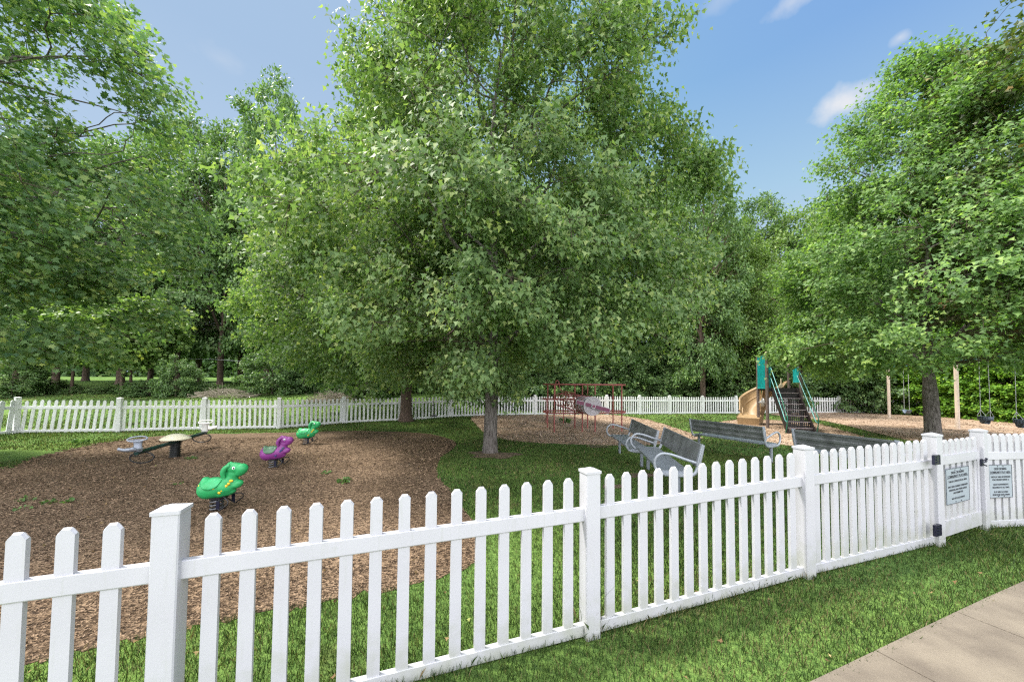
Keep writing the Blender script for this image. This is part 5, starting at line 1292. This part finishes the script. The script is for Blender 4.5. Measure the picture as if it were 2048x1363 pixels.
# ------------------------------------------------------------------ arborvitae hedge at the right
hA = tree_mesh(81, 6.2, [(.0, 1.05), (.12, 1.25), (.4, 1.2), (.7, .85), (.9, .45), (1.0, .1)], .08, .4, 230, 9, 12, .13, LEAF_OVAL, (M['leaf_hedge'], M['bark_brown']), bough_r=.34, limbs=10, droop=.2, shell=.75, sides=6, rough_=.14, lump=1.0)
hl = [G(1772, 824.5), G(1800, 825), G(1845, 826.5), G(1880, 829)]
k = 0
hpts = []
a0, a1 = Vector((27.6, 25.6)), Vector((27.0, 11.5))
nH = 11
for q in range(nH):
    p = a0.lerp(a1, q / (nH - 1)); hpts.append((p.x + .15 * math.sin(q * 2.3), p.y))
hpts += [(26.5, 26.8), (25.2, 27.6)]
hpts.sort(key=lambda p: p[0] / p[1])
for q, (x, y) in enumerate(hpts):
    plant_tree('arborvitae', ORD[q] + ' arborvitae from the left in the bright green hedge behind the swings', hA, (x, y, Z(x, y) - .05), q * 1.7, (1.0 + .08 * math.sin(q * 3.1)) * 1.12, group='arborvitae hedge behind the swings', sz=.95 + .1 * math.sin(q * 1.3))
# ------------------------------------------------------------------ far woodland mass beyond
rg = np.random.default_rng(91); n = 110000
xx = rg.uniform(-110, 110, n); yy = 52 + 14 * sm((-xx) / 15) + 5 * np.sin(xx * .07) + rg.uniform(0, 8, n) - .0012 * xx ** 2; tops = 9 + 2.5 * np.sin(xx * .23) + 1.8 * np.sin(xx * .61 + 1) + 1.5 * np.sin(xx * 1.3)
zz = tz(xx, yy) + rg.random(n) ** 1.3 * tops
v, l, kk, vp = leaves_np(rg, np.stack([xx, yy, zz], -1), unit(np.stack([rg.normal(0, .4, n), -np.ones(n), rg.normal(0, .4, n)], -1)), .85, LEAF_OVAL, .3)
tag(obj('far_woodland', raw_mesh('far_woodland', v, l, kk, M['leaf_wood_b'], rnd=np.repeat(np.clip(rg.normal(.35, .2, n), 0, 1), vp))), kind='stuff', label='far-off woodland closing the view behind the nearer trees', cat='woodland')

# ------------------------------------------------------------------ weeds and brush piles
def weed(px, py, s, label, kind='weed_plant', n=40, lf=.05):
    g = G(px, py); rg = np.random.default_rng(int(px)); a = rg.uniform(0, 2 * PI, n); r_ = rg.random(n) ** .6 * s; h = s * rg.uniform(.15, .9, n)
    pos = np.stack([np.cos(a) * r_, np.sin(a) * r_, h], -1)
    v, l, kk, vp = leaves_np(rg, pos, unit(np.stack([np.cos(a), np.sin(a), np.full(n, .5)], -1)), lf, LEAF_LOBE, 0, .5)
    r = thing(kind, label, 'weed', g, group='weeds in the mulch beds')
    ms = raw_mesh('leaves', v, l, kk, M['leaf_weed'], rnd=np.repeat(np.clip(rg.normal(.5, .2, n), 0, 1), vp)); obj('leaves', ms, r)
    mb = MB()
    for i_ in range(0, n, 4): mb.tube([(0, 0, -.01), tuple(pos[i_])], .003, 4)
    mb.build('stem', 'leaf_weed', r)
weed(687, 968, .10, 'upright green weed right of the purple rider, lone in the mulch', n=50, lf=.055)
weed(158, 888, .14, 'yellow-green weed sprig on the lawn edge left of the seesaw', n=24, lf=.09)
weed(355, 972, .07, 'low flat weed below the seesaw column', n=16, lf=.035)
weed(50, 1007, .10, 'low weed patch at the left edge of the mulch bed', n=26, lf=.035)
weed(48, 1024, .08, 'low weed patch just below another at the left edge', n=18, lf=.035)
weed(99, 1010, .07, 'small weed tuft left of the near green rider', n=24)
weed(138, 1008, .06, 'tiny weed tuft closest to the near green rider', n=20)
weed(383, 921, .10, 'flat weed to the right of the seesaw column', n=26)
weed(652, 950, .07, 'flat weed left of the upright green weed', n=22)
weed(1131, 846, .22, 'grassy weed clump under the red biplane climber', n=70, lf=.10)
# fallen leaves and clippings
rg = np.random.default_rng(7); n = 520
y_ = rg.uniform(1.4, 14, n) ; x_ = rg.uniform(-1.4, 1.4, n) * y_
k_ = ~in_poly(x_, y_, path_poly); x_, y_ = x_[k_], y_[k_]; n = len(x_)
pos = np.stack([x_, y_, tz(x_, y_) + .05], -1)
v, l, kk, vp = leaves_np(rg, pos, unit(np.stack([rg.normal(size=n), rg.normal(size=n), rg.normal(0, .2, n)], -1)), .035, LEAF_TRI, 0, .3)
M['litter'] = leaf_mat('fallen_leaf', (0.10, 0.06, 0.03), (0.20, 0.13, 0.06), (0.34, 0.26, 0.12), 0.1, 0.7, 0.2, young=(0.25, 0.30, 0.08))
tag(obj('leaf_litter', raw_mesh('leaf_litter', v, l, kk, M['litter'], rnd=np.repeat(rg.random(n), vp))), kind='stuff', label='scattered fallen leaves on the lawn and mulch', cat='leaves')
def brush(px, D, w, h, label, sd_):
    g = P(px, 770, D); r = thing('brush_pile', label, 'brush pile', (g.x, g.y, Z(g.x, g.y))); rg = np.random.default_rng(sd_); ls = []
    for _ in range(260):
        a = rg.uniform(-1, 1); x = a * w; zt_ = h * (1 - a * a) * rg.random(); d = unit(np.array([rg.normal(0, 1), rg.normal(0, .6), rg.normal(0, .28)])); L_ = rg.uniform(.4, 1.1)
        p0 = np.array([x, rg.normal(0, .5), .05 + zt_]); ls.append((np.stack([p0 - d * L_ * .5, p0 + rg.normal(0, .04, 3), p0 + d * L_ * .5]), np.array([.013, .010, .005]) * rg.uniform(.5, 1.2)))
    v, l = tubes_np(ls, 5); obj('branches', raw_mesh('branches', v, l, 4, M['dead_twig'], smooth=True), r)
brush(452, 22.0, 1.7, .5, 'grey brush pile in the bright gap left of the feathery shrub', 3)
brush(664, 20.6, 1.1, .6, 'small pale brush pile on the lawn behind the back fence', 5)
# a thin cable across the dark opening of the wood
cb = bez([P(376, 717, 27), P(430, 718.5, 27), P(482, 722, 27.5)], 6)
tag(MB().tube([v_ for v_ in cb], .012, 5).build('overhead_cable', 'chain'), 'thin pale cable strung across the dark gap in the wood', 'cable')
print('tree leaves', NL)
